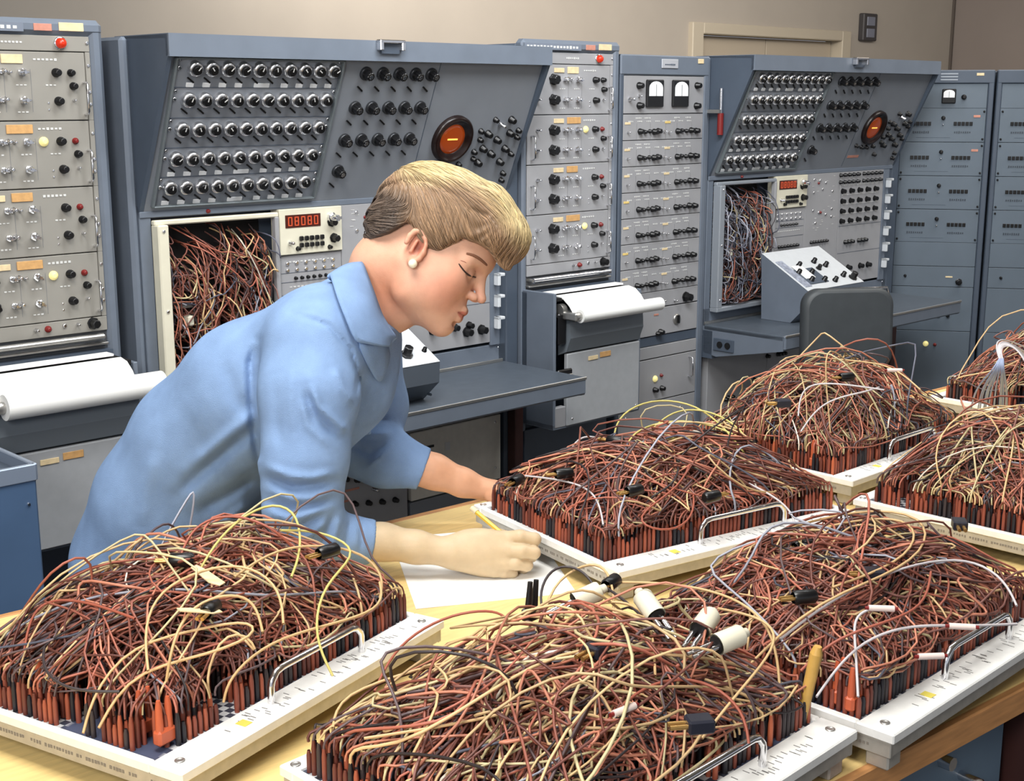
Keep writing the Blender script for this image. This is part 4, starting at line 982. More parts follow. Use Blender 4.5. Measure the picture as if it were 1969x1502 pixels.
def hair_col(f_, s_, u_, n, rng):
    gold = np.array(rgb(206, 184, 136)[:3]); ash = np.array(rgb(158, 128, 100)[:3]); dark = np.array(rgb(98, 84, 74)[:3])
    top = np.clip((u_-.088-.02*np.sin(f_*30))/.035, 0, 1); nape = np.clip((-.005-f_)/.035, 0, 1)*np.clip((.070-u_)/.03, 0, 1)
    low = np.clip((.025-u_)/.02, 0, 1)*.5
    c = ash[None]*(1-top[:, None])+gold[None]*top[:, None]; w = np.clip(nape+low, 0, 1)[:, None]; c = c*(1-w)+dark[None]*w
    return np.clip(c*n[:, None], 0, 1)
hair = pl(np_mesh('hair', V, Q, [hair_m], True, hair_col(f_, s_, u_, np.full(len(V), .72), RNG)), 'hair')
# combed strands lying on the hair surface
ns, m = 5200, 18
Sd = V[RNG.choice(len(V), ns)]+RNG.normal(0, .001, (ns, 3)); path = [Sd]
f_, s_, u_ = to_head(Sd); cur = Sd.copy(); side = np.sign(s_)
start_top = (u_ > .085)
for it in range(m-1):
    f_, s_, u_ = to_head(cur)
    wt = np.clip((u_-.078)/.03, 0, 1)[:, None]; wn = (np.clip((-.0-f_)/.03, 0, 1)*np.clip((.065-u_)/.03, 0, 1))[:, None]; wf = np.clip((f_-.10)/.03, 0, 1)[:, None]
    dtop = HF[None]*1.0+HU[None]*(-.15)+HS[None]*(.10*np.sin(s_*30+f_*12))[:, None]
    dside = HF[None]*.78-HU[None]*.60; dn = -HF[None]*.85-HU[None]*.35; dfr = -HU[None]*.9+HF[None]*.45+HS[None]*.08
    d = dtop*wt+dside*(1-wt); d = d*(1-wn)+dn*wn; d = d*(1-wf)+dfr*wf
    g = Hh.grad(cur); d = d-g*np.sum(d*g, 1, keepdims=True); d /= np.linalg.norm(d, axis=1, keepdims=True)+1e-9
    cur = cur+d*.0042; dd = Hh.sample(cur); g = Hh.grad(cur); cur = cur-g*(dd-.0006-.0012*np.sin(it*.35+RNG.uniform(0, .2)))[:, None]
    path.append(cur.copy())
P = np.stack(path, 1); fin = np.isfinite(P).all((1, 2)); P = P[fin]
fe, se, ue = to_head(P.reshape(-1, 3)); bad = (poly_sdf(fe, ue, face) < -.004).reshape(len(P), m).any(1); P = P[~bad]
taper = np.concatenate([np.linspace(.5, 1, 4), np.ones(m-8), np.linspace(1, .15, 4)])
R = RNG.uniform(.00045, .0008, len(P))[:, None]*taper[None]
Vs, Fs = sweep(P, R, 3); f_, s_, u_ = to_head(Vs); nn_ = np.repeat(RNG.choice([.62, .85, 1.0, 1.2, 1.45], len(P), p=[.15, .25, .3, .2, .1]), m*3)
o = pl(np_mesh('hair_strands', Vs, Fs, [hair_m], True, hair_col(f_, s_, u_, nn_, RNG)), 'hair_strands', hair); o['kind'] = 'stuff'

# --- face details
def on_skin(x, y, sg, lift=.0004):
    f, _, u = hp(x, y); ss_ = np.linspace(.085, .0, 170)
    for it in range(3):          # allow for the perspective shift of points nearer the viewer
        pts_ = np.array([hd(f, sg*q, u) for q in ss_]); v = S.sample(pts_); hit = np.where(v < 0)[0]; sv = ss_[hit[0]] if len(hit) else .01
    return hd(f, sg*(sv+lift), u)
def tube_part(name, pts, r, mt, sg, n=6, parent=PERSON):
    C = np.array([[on_skin(x, y, sg) for x, y in pts]]); P_ = bspline(C, 16); rr_ = np.array([r*np.sin(np.linspace(.25, math.pi-.25, 16))]); V_, F_ = sweep(P_, rr_, n); return pl(np_mesh(name, V_, F_, [mt]), name, parent)
lash_m = mat('dark_lashes', (52, 34, 28), .6); brow_m = mat('brown_brow', (126, 84, 62), .7)
for sg in (-1, 1):
    tube_part('eyelash', [(894, 520), (899, 528), (905, 536), (912, 540), (919, 538)], .0017, lash_m, sg)
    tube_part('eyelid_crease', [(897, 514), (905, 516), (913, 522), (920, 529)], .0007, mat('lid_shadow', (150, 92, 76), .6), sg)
    tube_part('eyebrow', [(908, 501), (920, 503), (932, 509), (942, 518)], .0027, brow_m, sg)
b = MB(); e_ = hd(.028, .0835, -.0270); b.sphere(tuple(e_), .0070, mat('pearl', (244, 236, 208), .2, coat=.6), 16, 12); pl(b.mesh('earring'), 'earring')
# pencil held in the right hand
pa, pb = W(907, 977, 2.00), W(958, 1020, 1.962); dirp = (pb-pa)/np.linalg.norm(pb-pa); pend = pb+dirp*.035
t = thing('pencil', 'yellow pencil held upright in the woman\'s writing hand', 'pencil', tuple(pend))
b = MB(); q = lambda p: tuple(np.array(p)-pend); b.cyl(q(pa+dirp*.012), q(pend-dirp*.014), .0038, mat('pencil_yellow', (226, 186, 62), .4), n=6, smooth=False); b.build('shaft', t)
b = MB(); b.cyl(q(pa), q(pa+dirp*.012), .0044, mat('eraser_cream', (230, 208, 170), .6), n=10); b.build('eraser', t)
b = MB(); b.cyl(q(pend-dirp*.014), q(pend), .0038, mat('bare_wood', (214, 178, 128), .6), .0008, n=8); b.build('tip', t)

# ------------------------------------------------------------------ paper and pencil
def flat_sheet(name, pts, z, m, th=.0008):
    c = np.mean(pts, 0); t = MB(); t.prism([tuple(np.array(p)-c) for p in pts], 2, 0, th, m)
    return t.build(name, loc=(c[0], c[1], z))
pp = [W(0, 0, 1)]
def onz(x, y, z):
    v = (CY-y)/F_PX; u = (x-CX)/F_PX; d = np.array([u, cp+v*sp, -sp+v*cp]); return (d*((z-CAM_H)/d[2]))[:2]
A_, B_, C_ = onz(1108, 1140, .84), onz(1020, 1012, .84), onz(800, 1172, .84)
sh = [A_, B_, B_+(C_-A_), C_]
tag(flat_sheet('paper_sheet', sh, .8402, paper_m), 'large white sheet of paper under the writing hand', 'paper')

# ------------------------------------------------------------------ patch boards with their tangles
board_field = mat('board_field', (120, 124, 134), .5)
nt = board_field.node_tree; nb = nt.nodes['Principled BSDF']; tc = nt.nodes.new('ShaderNodeTexCoord')
ck = nt.nodes.new('ShaderNodeTexChecker'); ck.inputs['Scale'].default_value = 105; ck.inputs[1].default_value = rgb(196, 198, 200); ck.inputs[2].default_value = rgb(52, 56, 70)
nz = nt.nodes.new('ShaderNodeTexNoise'); nz.inputs['Scale'].default_value = 9
mx = nt.nodes.new('ShaderNodeMix'); mx.data_type = 'RGBA'; mx.inputs[7].default_value = rgb(66, 74, 98)
mr = nt.nodes.new('ShaderNodeMapRange'); mr.inputs[1].default_value = .5; mr.inputs[2].default_value = .56
nt.links.new(tc.outputs['Object'], ck.inputs[0]); nt.links.new(tc.outputs['Object'], nz.inputs[0]); nt.links.new(nz.outputs['Fac'], mr.inputs[0]); nt.links.new(mr.outputs[0], mx.inputs[0])
nt.links.new(ck.outputs[0], mx.inputs[6]); nt.links.new(mx.outputs[2], nb.inputs['Base Color'])

def boot_mesh(name, m, h=.034, r=.0031):
    b = MB(); b.lathe([(0, r), (h*.72, r*.95), (h*.86, r*.72), (h, r*.55)], m, axis=(0, 0, 1), n=8); return b.mesh(name)
boot_red = boot_mesh('boot_red', mat('boot_redbrown', (142, 72, 54), .45)); boot_blk = boot_mesh('boot_black', mat('boot_black', (30, 30, 36), .4)); boot_org = boot_mesh('boot_orange', mat('boot_orange', (188, 98, 64), .45))

BOARD_Z = .89; BOARDS = {}
MIX_RED = (8, 8, 5, 3, 2.2, .8, 2, 3, .5, 4, .15, .6)
MIX_TAN = (5, 5, 3.5, 3, 4, 3.6, 2.5, 2.5, .7, 3, .3, .5)
MIX_OLV = (4, 4, 5, 4, 2.5, 4, 3, 2, .8, 2, .2, .5)
def patch_board(where, N0, deg, L, Wd, h, n, seed, wts, extra=36, handles=1, spill=.35, top_mix=(1, 2, 3, 4, 6, 5, 1.0, 1.5, 1, 1, .5, .3)):
    rng = np.random.default_rng(seed); a = math.radians(deg)
    t = thing('patch_board', 'white-framed patch board %s' % where, 'patch board', (N0[0], N0[1], .84), a, 'patch boards on the bench')
    zb = BOARD_Z-.84
    b = MB(); b.box(.0, L, .0, .046, zb-.012, zb, alu, .0015)
    for _ in range(60):
        x = rng.uniform(.08, L-.04); y = rng.uniform(.014, .036); b.box(x, x+.0012, y-.004, y+.004, zb, zb+.0003, mat('tiny_mark', (120, 118, 116), .6))
    b.build('label_strip', t)
    b = MB(); b.box(0, L, Wd-.022, Wd, zb-.012, zb, alu, .0015); b.box(0, .010, .046, Wd-.022, zb-.012, zb, alu, .0015); b.box(L-.010, L, .046, Wd-.022, zb-.012, zb, alu, .0015); b.build('edge_rail', t)
    b = MB(); b.box(.008, L-.008, .044, Wd-.020, zb-.010, zb-.003, board_field); b.build('plug_field', t)
    b = MB(); b.box(.006, L-.006, .004, .010, zb-.028, zb-.012, alu_side); b.box(.006, L-.006, Wd-.010, Wd-.004, zb-.028, zb-.012, alu_side); b.box(.002, .008, .004, Wd-.004, zb-.030, zb-.012, alu_side, .001); b.box(L-.008, L-.002, .004, Wd-.004, zb-.030, zb-.012, alu_side, .001)
    for i in range(60):
        if rng.random() < .75: b.box(.0016, .0022, .03+i*.0045, .0318+i*.0045+rng.uniform(0, .0016), zb-.0225+rng.uniform(-.0006, .0006), zb-.0190, mat('stencil_grey', (122, 116, 108), .6))
    b.build('side_skirt', t)
    for x, y in ((.024, .024), (L-.024, .024), (.024, Wd-.024), (L-.024, Wd-.024)):
        b = MB(); b.box(x-.014, x+.014, y-.014, y+.014, 0.0003, zb-.012, alu_side, .002); b.build('foot', t)
    for x, y in ((.020, .022), (L-.020, .022), (.012, Wd-.012), (L-.012, Wd-.012)):
        b = MB(); b.lathe([(0, .0055), (.0012, .0055), (.0016, .004), (.0008, .003)], steel, (x, y, zb), (0, 0, 1), n=14); b.build('screw', t)
    for c in ([L*.36+(L*.30)*0] if handles == 1 else []):
        hx0, hx1 = L*.36, L*.71
        b = MB(); b.tube([(hx0, .030, zb), (hx0, .030, zb+.020), (hx0+.002, .030, zb+.026), (hx0+.010, .030, zb+.034), (hx0+.020, .030, zb+.036), (hx1-.020, .030, zb+.036), (hx1-.010, .030, zb+.034), (hx1-.002, .030, zb+.026), (hx1, .030, zb+.020), (hx1, .030, zb)], .0042, chrome, 10); b.build('carry_handle', t)
    b = MB(); b.box(L*.235, L*.26, .016, .030, zb, zb+.0006, mat('yellow_sticker', (222, 206, 90), .6)); b.build('sticker', t)
    # --- the tangle
    M = Matrix.Translation((N0[0], N0[1], .84)) @ Matrix.Rotation(a, 4, 'Z')
    Mn = np.array(M)
    x0, x1, y0, y1 = .016, L-.016, .052, Wd-.028
    pitch = .0082
    gx, gy = np.meshgrid(np.arange(x0, x1, pitch), np.arange(y0, y1, pitch)); G = np.stack([gx.ravel(), gy.ravel()], 1)
    ed = np.minimum.reduce([G[:, 0]-x0, x1-G[:, 0], G[:, 1]-y0, y1-G[:, 1]])
    pr = .35+np.exp(-ed/.025)*.6; pr *= rng.uniform(.3, 1.3, len(G)); lo = np.sin(G[:, 0]*31+seed)*np.sin(G[:, 1]*37+seed*2)*np.sin((G[:, 0]+G[:, 1])*23); pr *= np.clip(1+lo*1.1, .15, 2); nh = min(2*n, len(G))
    pick = np.argsort(-pr)[:nh]; rng.shuffle(pick); S = G[pick]
    n = nh//2; A0 = S[:n]; E0 = S[n:2*n]
    def dome(x, y):
        fx = np.clip(1-np.abs(2*(x-x0)/(x1-x0)-1)**3.2, 0, 1); fy = np.clip(1-np.abs(2*(y-y0)/(y1-y0)-1)**3.0, 0, 1)
        return .045+(h-.045)*(fx*fy)**.55
    k = 4; nn = n
    C = np.empty((nn, k+4, 3))
    z0 = zb+.030
    # about half the cords run in bundles through shared waypoints
    nbun = 46; seeds = np.stack([rng.uniform(x0, x1, nbun), rng.uniform(y0, y1, nbun)], 1)
    way = seeds[:, None]+rng.normal(0, .085, (nbun, k, 2))+(np.array([(x0+x1)/2, (y0+y1)/2])-seeds)[:, None]*np.linspace(.15, .9, k)[None, :, None]
    bun = np.argmin(((A0[:, None]-seeds[None])**2).sum(2)+rng.uniform(0, .0012, (nn, nbun)), 1); isb = rng.random(nn) < .55; isb[:extra] = rng.random(extra) < .25
    lev = rng.uniform(.30, 1.0, nn)**.8; lev[isb] = np.clip(rng.uniform(.4, 1.04, nbun)[bun][isb]+rng.normal(0, .05, int(isb.sum())), .3, 1.1); lev[:extra] = rng.uniform(.92, 1.16, extra)
    near_end = isb & (rng.random(nn) < .0)
    C[:, 0, :2] = A0; C[:, 0, 2] = z0; C[:, 1, :2] = A0+rng.normal(0, .002, (nn, 2)); C[:, 1, 2] = z0+.020
    C[:, -1, :2] = E0; C[:, -1, 2] = z0; C[:, -2, :2] = E0+rng.normal(0, .002, (nn, 2)); C[:, -2, 2] = z0+.020
    ctr = np.array([(x0+x1)/2, (y0+y1)/2])
    wa = rng.normal(0, 1, (nn, 2))*.05; wb = rng.normal(0, 1, (nn, 2))*.03
    for i in range(k):
        f = (i+.5)/k; p = A0*(1-f)+E0*f
        p = p + (ctr-p)*.25*np.sin(np.pi*f) + wa*np.sin(np.pi*f) + wb*np.sin(2*np.pi*f)
        pb_ = way[bun, i]*.80+p*.20+rng.normal(0, .006, (nn, 2)); p = np.where(isb[:, None], pb_, p)
        p[:, 0] = np.clip(p[:, 0], x0-.006, x1+.006); p[:, 1] = np.clip(p[:, 1], y0-.012, y1+.014)
        C[:, i+2, :2] = p; C[:, i+2, 2] = zb+np.maximum(dome(p[:, 0], p[:, 1])*lev*(.80+.25*np.sin(np.pi*f))+rng.normal(0, .004, nn), .03)
    # a few wide arcs spill past the heap
    sp_i = rng.choice(extra, int(extra*spill), replace=False)
    for j in sp_i:
        q = rng.uniform(0, 2*np.pi); off = np.array([np.cos(q), np.sin(q)])*rng.uniform(.02, .06)
        C[j, 3:-3, :2] += off; C[j, 3:-3, 2] += rng.uniform(.005, .035)
    m = 26
    P = bspline(C, m)
    cc = cord_colors(nn, wts, rng); cc[:extra] = cord_colors(extra, top_mix, rng)
    rr = rng.uniform(.00125, .0017, nn)
    V, Fc = sweep(P[extra:], rr[extra:], 4)
    o = link('cord_tangle', np_mesh('cord_tangle', V, Fc, [wire_m], True, np.repeat(cc[extra:], m*4, 0)))
    o['kind'] = 'stuff'; o.parent = t
    # boots of the tangle, one joined part of the heap
    H = np.concatenate([A0[extra:], E0[extra:]]); nb_ = len(H); hz = rng.uniform(.022, .038, nb_)
    ang = np.arange(6)*np.pi/3; ring = np.stack([np.cos(ang), np.sin(ang)], 1)
    lv = [(0, .0030), (.75, .0029), (1.0, .0017)]
    VV = np.empty((nb_, 3, 6, 3))
    for q, (hh, r_) in enumerate(lv):
        VV[:, q, :, :2] = H[:, None]+ring[None]*r_; VV[:, q, :, 2] = (zb-.003+hz*hh)[:, None]
    VV = VV.reshape(-1, 3)
    base = np.arange(nb_)[:, None, None]*18; lvl = (np.arange(2)*6)[None, :, None]; jj = np.arange(6)[None, None]
    f_ = base+lvl+jj; g_ = base+lvl+(jj+1) % 6; FF = np.stack([f_, g_, g_+6, f_+6], -1).reshape(-1, 4)
    bc = np.array([rgb(*c)[:3] for c in ((138, 72, 56), (164, 86, 62), (104, 54, 44), (36, 34, 40), (58, 50, 52))])[rng.choice(5, nb_, p=[.3, .18, .22, .18, .12])]
    # runs of the same colour along the rows
    o2 = link('plug_boots', np_mesh('plug_boots', VV, FF, [wire_m], True, np.repeat(bc, 18, 0)), o); o2['kind'] = 'stuff'
    # the cords on top, one by one
    for j in range(extra):
        V, Fc = sweep(P[j:j+1], rr[j:j+1]*1.08, 5); c0 = P[j, 0].copy()
        o = link('patch_cord', np_mesh('patch_cord', V-c0, Fc, [wire_m], True, np.tile(cc[j], (len(V), 1))), t, tuple(c0))
        for e in (0, -1):
            q = P[j, e]; link('plug_boot', (boot_red, boot_blk, boot_org)[int(rng.integers(0, 3))], o, (q[0]-c0[0], q[1]-c0[1], q[2]-c0[2]-.033))
    BOARDS[where] = t
    return t

MB1 = patch_board('at the front left', (-.33, 1.229), 59.3, .475, .39, .127, 740, 1, MIX_RED, 48)
MB2 = patch_board('at centre, under the woman\'s far hand', (.152, 1.817), 33.5, .50, .392, .115, 720, 2, MIX_RED, 44, spill=.25, top_mix=(2, 4, 5, 4, 2, .8, 1.5, 2, .8, 2, .2, .4))
MB3 = patch_board('at the bottom centre, closest to the camera', (.042, .983), 46.3, .475, .385, .108, 720, 3, MIX_TAN, 60, spill=.5)
MB4 = patch_board('at the front right, overhanging the bench edge', (.405, 1.313), 45.4, .475, .39, .110, 720, 4, MIX_RED, 44, top_mix=(2, 4, 5, 4, 2, .8, 1.5, 2, .8, 2, .2, .4))
MB5 = patch_board('in the second row, below the dark chair', (.602, 2.283), 44, .475, .39, .15, 560, 5, MIX_OLV, 34)
MB6 = patch_board('in the second row at the right edge', (.854, 1.905), 45.5, .475, .39, .13, 560, 6, MIX_OLV, 34)
MB7 = patch_board('farthest away, in the right background', (1.22, 2.70), 44, .475, .39, .15, 420, 7, MIX_OLV, 24)

# ---- extras: long loose cords, plugs and components lying on the heaps
def h3(x, y, z): q = onz(x, y, z); return np.array([q[0], q[1], z])
def loose(board, pts, col, r=.0016):
    """pts: (x, y, height above the board)"""
    inv = np.array(board.matrix_basis.inverted()); C = np.array([h3(x, y, BOARD_Z+z) for x, y, z in pts]); C = C@inv[:3, :3].T+inv[:3, 3]
    P = bspline(C[None], 34)[0]; c0 = P[0].copy(); V, Fc = sweep((P-c0)[None], np.array([r]), 6); cc = np.array(rgb(*col)[:3])
    return link('patch_cord', np_mesh('patch_cord', V, Fc, [wire_m], True, np.tile(cc, (len(V), 1))), board, tuple(c0))
TAN, YEL, RED, DRK, PAL, BLU = (206, 172, 124), (200, 188, 112), (160, 88, 70), (60, 52, 54), (196, 190, 192), (150, 162, 190)
for pts, c in (([(355, 1160, .09), (390, 1080, .14), (440, 1010, .16), (520, 962, .17), (575, 985, .16), (580, 1060, .13), (560, 1110, .12)], YEL), ([(345, 1075, .13), (370, 1010, .16), (440, 985, .17), (520, 1010, .16), (560, 1050, .13)], RED),
               ([(545, 1200, .11), (540, 1130, .13), (480, 1085, .15), (400, 1090, .15), (310, 1130, .13), (275, 1200, .11), (285, 1290, .08)], TAN), ([(505, 1215, .10), (490, 1150, .13), (430, 1140, .14), (360, 1170, .13), (330, 1240, .11), (320, 1310, .07)], TAN),
               ([(730, 1150, .07), (740, 1110, .09), (700, 1060, .12), (600, 1045, .14), (520, 1060, .14), (450, 1110, .14)], TAN), ([(160, 1410, .03), (180, 1330, .06), (250, 1240, .09), (380, 1210, .11), (480, 1190, .11), (500, 1220, .10), (400, 1260, .09), (250, 1290, .07), (190, 1400, .03)], TAN),
               ([(45, 1260, .05), (60, 1170, .09), (110, 1150, .10), (180, 1160, .11), (260, 1190, .11)], RED), ([(85, 1245, .08), (80, 1290, .08), (130, 1330, .07), (230, 1330, .07)], DRK), ([(430, 1350, .03), (440, 1300, .06), (520, 1230, .08), (640, 1200, .08), (740, 1170, .08), (730, 1120, .09)], TAN),
               ([(640, 1300, .04), (600, 1220, .08), (620, 1120, .12), (700, 1060, .12), (620, 1020, .14), (540, 1020, .15)], YEL)):
    loose(BOARDS['at the front left'], pts, c)
for pts, c in (([(1180, 850, .10), (1185, 800, .12), (1250, 765, .13), (1340, 775, .12), (1400, 830, .10), (1430, 870, .09)], YEL), ([(1250, 830, .11), (1290, 790, .12), (1350, 785, .12), (1410, 810, .11), (1450, 860, .08)], YEL), ([(1200, 880, .10), (1210, 830, .12), (1290, 805, .12), (1370, 815, .11), (1440, 850, .09)], YEL),
               ([(1260, 850, .11), (1330, 835, .11), (1420, 835, .10), (1475, 880, .06)], YEL), ([(1230, 860, .10), (1320, 845, .11), (1410, 850, .10), (1440, 900, .06)], YEL), ([(1100, 860, .09), (1120, 835, .10), (1170, 845, .10), (1190, 870, .10)], PAL), ([(1110, 855, .10), (1110, 910, .09), (1150, 920, .08)], RED),
               ([(1160, 1010, .05), (1150, 950, .07), (1100, 925, .08), (1010, 915, .07)], PAL), ([(1330, 880, .10), (1310, 940, .08), (1200, 1000, .06), (1290, 1030, .04), (1340, 990, .05), (1330, 930, .07)], RED), ([(1520, 1050, .01), (1535, 1000, .04), (1500, 960, .05), (1440, 930, .06)], PAL)):
    loose(BOARDS['at centre, under the woman\'s far hand'], pts, c)
for pts, c in (([(1060, 1215, .07), (1030, 1150, .10), (1060, 1085, .12), (1120, 1090, .12), (1150, 1140, .10)], DRK), ([(1040, 1250, .07), (1050, 1120, .11), (1150, 1070, .12), (1180, 1120, .11), (1180, 1180, .09)], TAN), ([(640, 1400, .05), (650, 1340, .06), (760, 1300, .07), (880, 1265, .08), (1000, 1270, .09), (1080, 1310, .09), (1060, 1350, .09), (900, 1390, .08), (700, 1420, .07)], TAN),
               ([(830, 1330, .06), (900, 1210, .09), (1000, 1180, .10), (1060, 1190, .10), (1150, 1220, .10)], TAN), ([(1260, 1300, .09), (1255, 1180, .11), (1190, 1150, .11), (1100, 1170, .11), (1040, 1260, .09)], TAN), ([(1165, 1130, .11), (1210, 1160, .11), (1290, 1240, .10), (1340, 1330, .08)], DRK),
               ([(870, 1330, .05), (875, 1270, .08), (900, 1240, .08), (980, 1240, .09), (1030, 1290, .09)], DRK), ([(1500, 1330, .04), (1490, 1200, .10), (1400, 1140, .11), (1280, 1120, .11), (1180, 1120, .10)], TAN), ([(720, 1330, .04), (760, 1240, .06), (860, 1180, .08), (960, 1170, .09), (980, 1200, .09)], RED), ([(1350, 1420, .05), (1420, 1330, .08), (1500, 1240, .09), (1480, 1190, .10), (1380, 1170, .11)], TAN),
               ([(1100, 1500, .05), (1150, 1400, .08), (1240, 1310, .09), (1350, 1300, .09), (1430, 1360, .07), (1440, 1430, .04)], RED)):
    loose(BOARDS['at the bottom centre, closest to the camera'], pts, c)
for pts, c in (([(1955, 1165, .07), (1930, 1110, .09), (1860, 1070, .10), (1740, 1085, .11), (1600, 1150, .10), (1500, 1230, .07)], PAL), ([(1320, 1140, .05), (1400, 1060, .09), (1550, 1000, .11), (1700, 975, .12), (1785, 1000, .12), (1780, 1060, .11), (1700, 1110, .11), (1560, 1160, .10), (1430, 1290, .05)], TAN),
               ([(1350, 1150, .05), (1430, 1070, .09), (1580, 1010, .11), (1720, 990, .12), (1770, 1020, .12), (1740, 1080, .11), (1600, 1130, .10)], TAN), ([(1650, 1340, .03), (1645, 1240, .07), (1640, 1190, .09), (1670, 1168, .10), (1720, 1172, .10)], PAL), ([(1570, 1340, .04), (1640, 1240, .07), (1740, 1200, .09), (1850, 1205, .08), (1955, 1200, .07)], PAL),
               ([(1540, 1290, .05), (1600, 1230, .08), (1690, 1200, .10), (1780, 1170, .10), (1790, 1100, .11)], RED)):
    loose(BOARDS['at the front right, overhanging the bench edge'], pts, c)
for pts, c in (([(1600, 690, .17), (1660, 695, .17), (1720, 705, .17), (1770, 750, .14)], TAN), ([(1470, 740, .12), (1500, 700, .15), (1560, 700, .16), (1640, 720, .16)], RED), ([(1535, 800, .10), (1540, 740, .15), (1600, 735, .16), (1700, 750, .15)], PAL), ([(1540, 830, .08), (1580, 770, .13), (1660, 755, .15), (1690, 745, .15)], PAL)):
    loose(BOARDS['in the second row, below the dark chair'], pts, c)
rg = np.random.default_rng(5)
for i in range(16):
    a_ = rg.uniform(-1, 1); loose(BOARDS['farthest away, in the right background'], [(1925+a_*4, 690, .17), (1918+a_*12, 715, .15), (1905+a_*32, 745, .10), (1900+a_*36, 785, .04)], BLU)
for i in range(8):
    a_ = rg.uniform(-1, 1); loose(BOARDS['farthest away, in the right background'], [(1925+a_*4, 690, .17), (1918+a_*5, 665, .19), (1940+a_*20, 655+a_*10, .20), (1985, 700+a_*30, .15)], PAL)

def lying(name, label, x, y, z, dirx, tilt, build, cat, group=None):
    p = h3(x, y, BOARD_Z+z); t = thing(name, label, cat, tuple(p), 0, group); t.rotation_euler = (0, math.radians(tilt), math.radians(dirx)); build(t)
    return t
def capped(t):
    b = MB(); b.lathe([(0, .0115), (.030, .0115), (.032, .0105)][::1], cream, (0, 0, 0), (1, 0, 0), n=20); b.lathe([(.030, .006), (.040, .005), (.041, .003)], cream, (0, 0, 0), (1, 0, 0), n=12); b.build('cap', t)
    b = MB(); b.lathe([(-.0005, .0100), (.0, .0098)], soft_black, (0, 0, 0), (1, 0, 0), n=16)
    b.lathe([(-.0012, .0098), (-.001, .0098)], soft_black, (0, 0, 0), (1, 0, 0), n=16); b.build('mouth', t)
    for sy in (-.0045, .0045): b = MB(); b.cyl((-.028, sy, 0), (0, sy, 0), .0030, chrome, n=10); b.cyl((-.034, sy, 0), (-.028, sy, 0), .0020, steel, n=8); b.build('prong', t)
def blackplug(t, L_=.026, r=.0085):
    b = MB(); b.lathe([(0, r*.8), (.003, r), (L_, r), (L_+.003, r*.7)], black, (0, 0, 0), (1, 0, 0), n=14); b.build('shell', t)
    for sy in (-.003, .003): b = MB(); b.cyl((-.016, sy, 0), (.001, sy, 0), .0022, mat('brass', (190, 150, 90), .3, .8), n=8); b.build('prong', t)
def blackbox(t):
    b = MB(); b.box(-.013, .013, -.010, .010, -.007, .007, mat('navy_black_box', (34, 36, 48), .35), .002); b.build('shell', t)
    for sy in (-.004, .004): b = MB(); b.cyl((-.030, sy, 0), (-.012, sy, 0), .0026, mat('brass', (190, 150, 90), .3, .8), n=8); b.build('prong', t)
def twin(t):
    b = MB(); b.box(-.012, .012, -.007, .007, 0, .014, black, .002); b.build('shell', t)
    for sx in (-.007, .007): b = MB(); b.cyl((sx, 0, .014), (sx, 0, .045), .0042, black, .0030, n=12); b.build('sleeve', t)
def papertag(t):
    b = MB(); b.prism([(-.024, -.006), (.012, -.0085), (.024, -.002), (.022, .007), (-.010, .006), (-.025, .003)], 2, 0, .0012, pale_tape); b.build('tag', t)
def splice(t):
    b = MB(); b.cyl((-.014, 0, 0), (.014, 0, 0), .0036, mat('pink_white_sleeve', (226, 208, 200), .5), n=10); b.cyl((-.018, 0, 0), (-.014, 0, 0), .0022, red_plastic, n=8); b.cyl((.014, 0, 0), (.018, 0, 0), .0022, red_plastic, n=8); b.build('sleeve', t)
def dual(t):
    o_ = mat('orange_plug_block', (192, 92, 58), .4)
    b = MB(); b.box(-.0125, .0125, -.006, .006, .002, .020, o_, .003); b.build('block', t)
    for sx in (-.0065, .0065): b = MB(); b.lathe([(.018, .0046), (.044, .0036), (.052, .0022)], o_, (sx, 0, 0), (0, 0, 1), n=12); b.build('sleeve', t)
G1 = 'cream capped plugs on the nearest heap'
for x, y, z, dx, tl, lb in ((1105, 1158, .105, 20, 18, 'cream capped plug at the back of the nearest heap, beside the white paper'), (1262, 1185, .115, 118, 25, 'cream capped plug with long steel prongs, leftmost of the row of three'), (1345, 1213, .115, 60, 12, 'cream capped plug in the middle of the row of three'), (1378, 1240, .112, 30, 8, 'cream capped plug with pale stem, rightmost of the row of three')):
    lying('capped_plug', lb, x, y, z, dx, -tl, capped, 'plug', G1)
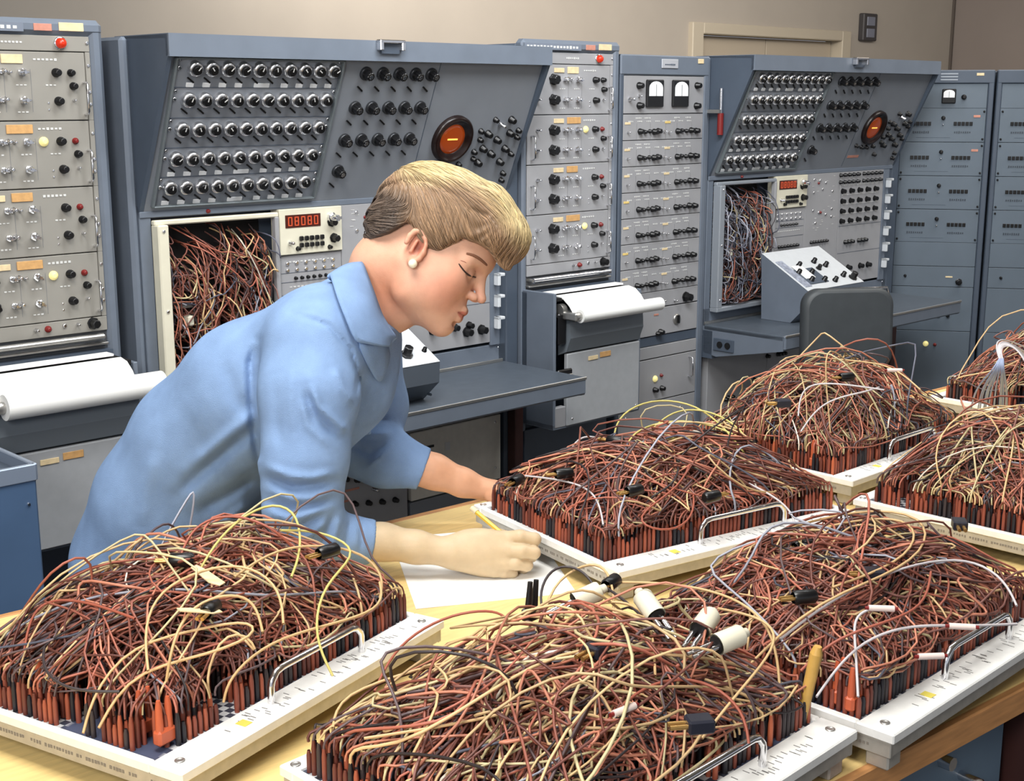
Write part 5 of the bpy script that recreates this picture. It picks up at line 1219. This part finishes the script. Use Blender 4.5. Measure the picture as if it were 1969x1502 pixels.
for x, y, z, dx, f, nm, lb in ((1148, 1248, .112, 50, blackbox, 'component_plug', 'navy black boxy plug with brass prongs amid the nearest heap'), (1165, 1128, .105, 60, blackplug, 'component_plug', 'small black plug at the top of the nearest heap, below the white board corner'),
        (1345, 1392, .085, 10, blackbox, 'component_plug', 'dark boxy plug low on the nearest heap'), (325, 1078, .135, 5, blackplug, 'component_plug', 'black round plug on the front left heap, at its upper left'), (612, 1066, .132, 45, blackplug, 'component_plug', 'black round plug on the front left heap, below the blue cuff'),
        (395, 1180, .125, 80, blackplug, 'component_plug', 'black plug in the middle of the front left heap'), (985, 928, .085, 60, blackplug, 'component_plug', 'black plug at the left corner of the centre heap, near the far hand'), (1068, 912, .09, 20, blackplug, 'component_plug', 'black plug on the left part of the centre heap'),
        (1205, 946, .095, 35, blackplug, 'component_plug', 'dark plug with yellow wires in the middle of the centre heap'), (1382, 952, .085, 215, blackplug, 'component_plug', 'dark plug with copper prongs at the right of the centre heap'), (1168, 846, .115, -30, blackplug, 'component_plug', 'black plug on the back crest of the centre heap'),
        (1525, 1150, .10, 15, blackplug, 'component_plug', 'black plug with pale blue wires on the front right heap'), (1680, 1104, .10, 0, blackbox, 'component_plug', 'black boxy plug near the middle of the front right heap'), (1528, 1054, .10, 30, blackplug, 'component_plug', 'small black plug at the upper left of the front right heap'),
        (1845, 1008, .07, 80, blackbox, 'component_plug', 'black plug on the front rail of the right edge board'), (1615, 726, .155, 20, blackplug, 'component_plug', 'black plug on top of the heap below the dark chair'), (1505, 775, .13, 10, blackbox, 'component_plug', 'black plug on the left slope of the heap below the dark chair')):
    lying(nm, lb, x, y, z, dx, 0, f, 'plug', 'black plugs lying on the heaps')
for x, y, z, dx, lb in ((385, 1175, .128, 30, 'pale paper tag lying on the front left heap'), (400, 1108, .135, -40, 'small cream tag at the top of the front left heap')):
    lying('paper_tag', lb, x, y, z, dx, 14, papertag, 'tag')
for x, y, z, dx, lb in ((1200, 1365, .100, 40, 'pinkish white splice sleeve on the nearest heap'), (1695, 1170, .105, -5, 'pinkish white splice sleeve on the front right heap, on a pale cord loop'), (1850, 1205, .085, -8, 'pale splice sleeve near the right end of the front right heap'), (1790, 1262, .07, 5, 'pale splice sleeve above the steel handle of the front right board'), (1720, 712, .165, 0, 'white splice sleeve on the crest of the heap below the dark chair')):
    lying('splice_sleeve', lb, x, y, z, dx, 0, splice, 'wire splice')
lying('twin_plug', 'black twin plug standing beside the white paper at the back of the nearest heap', 1020, 1192, .085, 60, 8, twin, 'plug')
for x, y, dx, lb in ((318, 1432, 58, 'orange twin plug at the near corner of the front left board, rightmost of its trio'), (280, 1412, 58, 'orange twin plug at the near corner of the front left board, middle of its trio'), (88, 1345, 60, 'orange twin plug at the left side of the front left board'),
                     (1612, 1352, 50, 'orange twin plug at the near corner of the front right board, left one'), (1640, 1366, 50, 'orange twin plug at the near corner of the front right board, right one'), (1566, 898, 44, 'orange twin plug at the corner of the board below the dark chair')):
    lying('twin_plug', lb, x, y, .0, dx, 0, dual, 'plug', 'orange twin plugs')
t = thing('wooden_stick', 'tall yellowish tapered stick standing at the right end of the nearest heap', 'stick', tuple(h3(1540, 1385, BOARD_Z)), 0)
tip_ = h3(1573, 1243, BOARD_Z+.088)-h3(1540, 1385, BOARD_Z); b = MB(); b.cyl((0, 0, 0), tuple(tip_*.9), .0058, mat('yellow_wood', (208, 164, 84), .5, noise=.1, nscale=50), .0070, n=6); b.cyl(tuple(tip_*.9), tuple(tip_), .0070, mat('yellow_wood'), .0045, n=6); b.build('shaft', t)
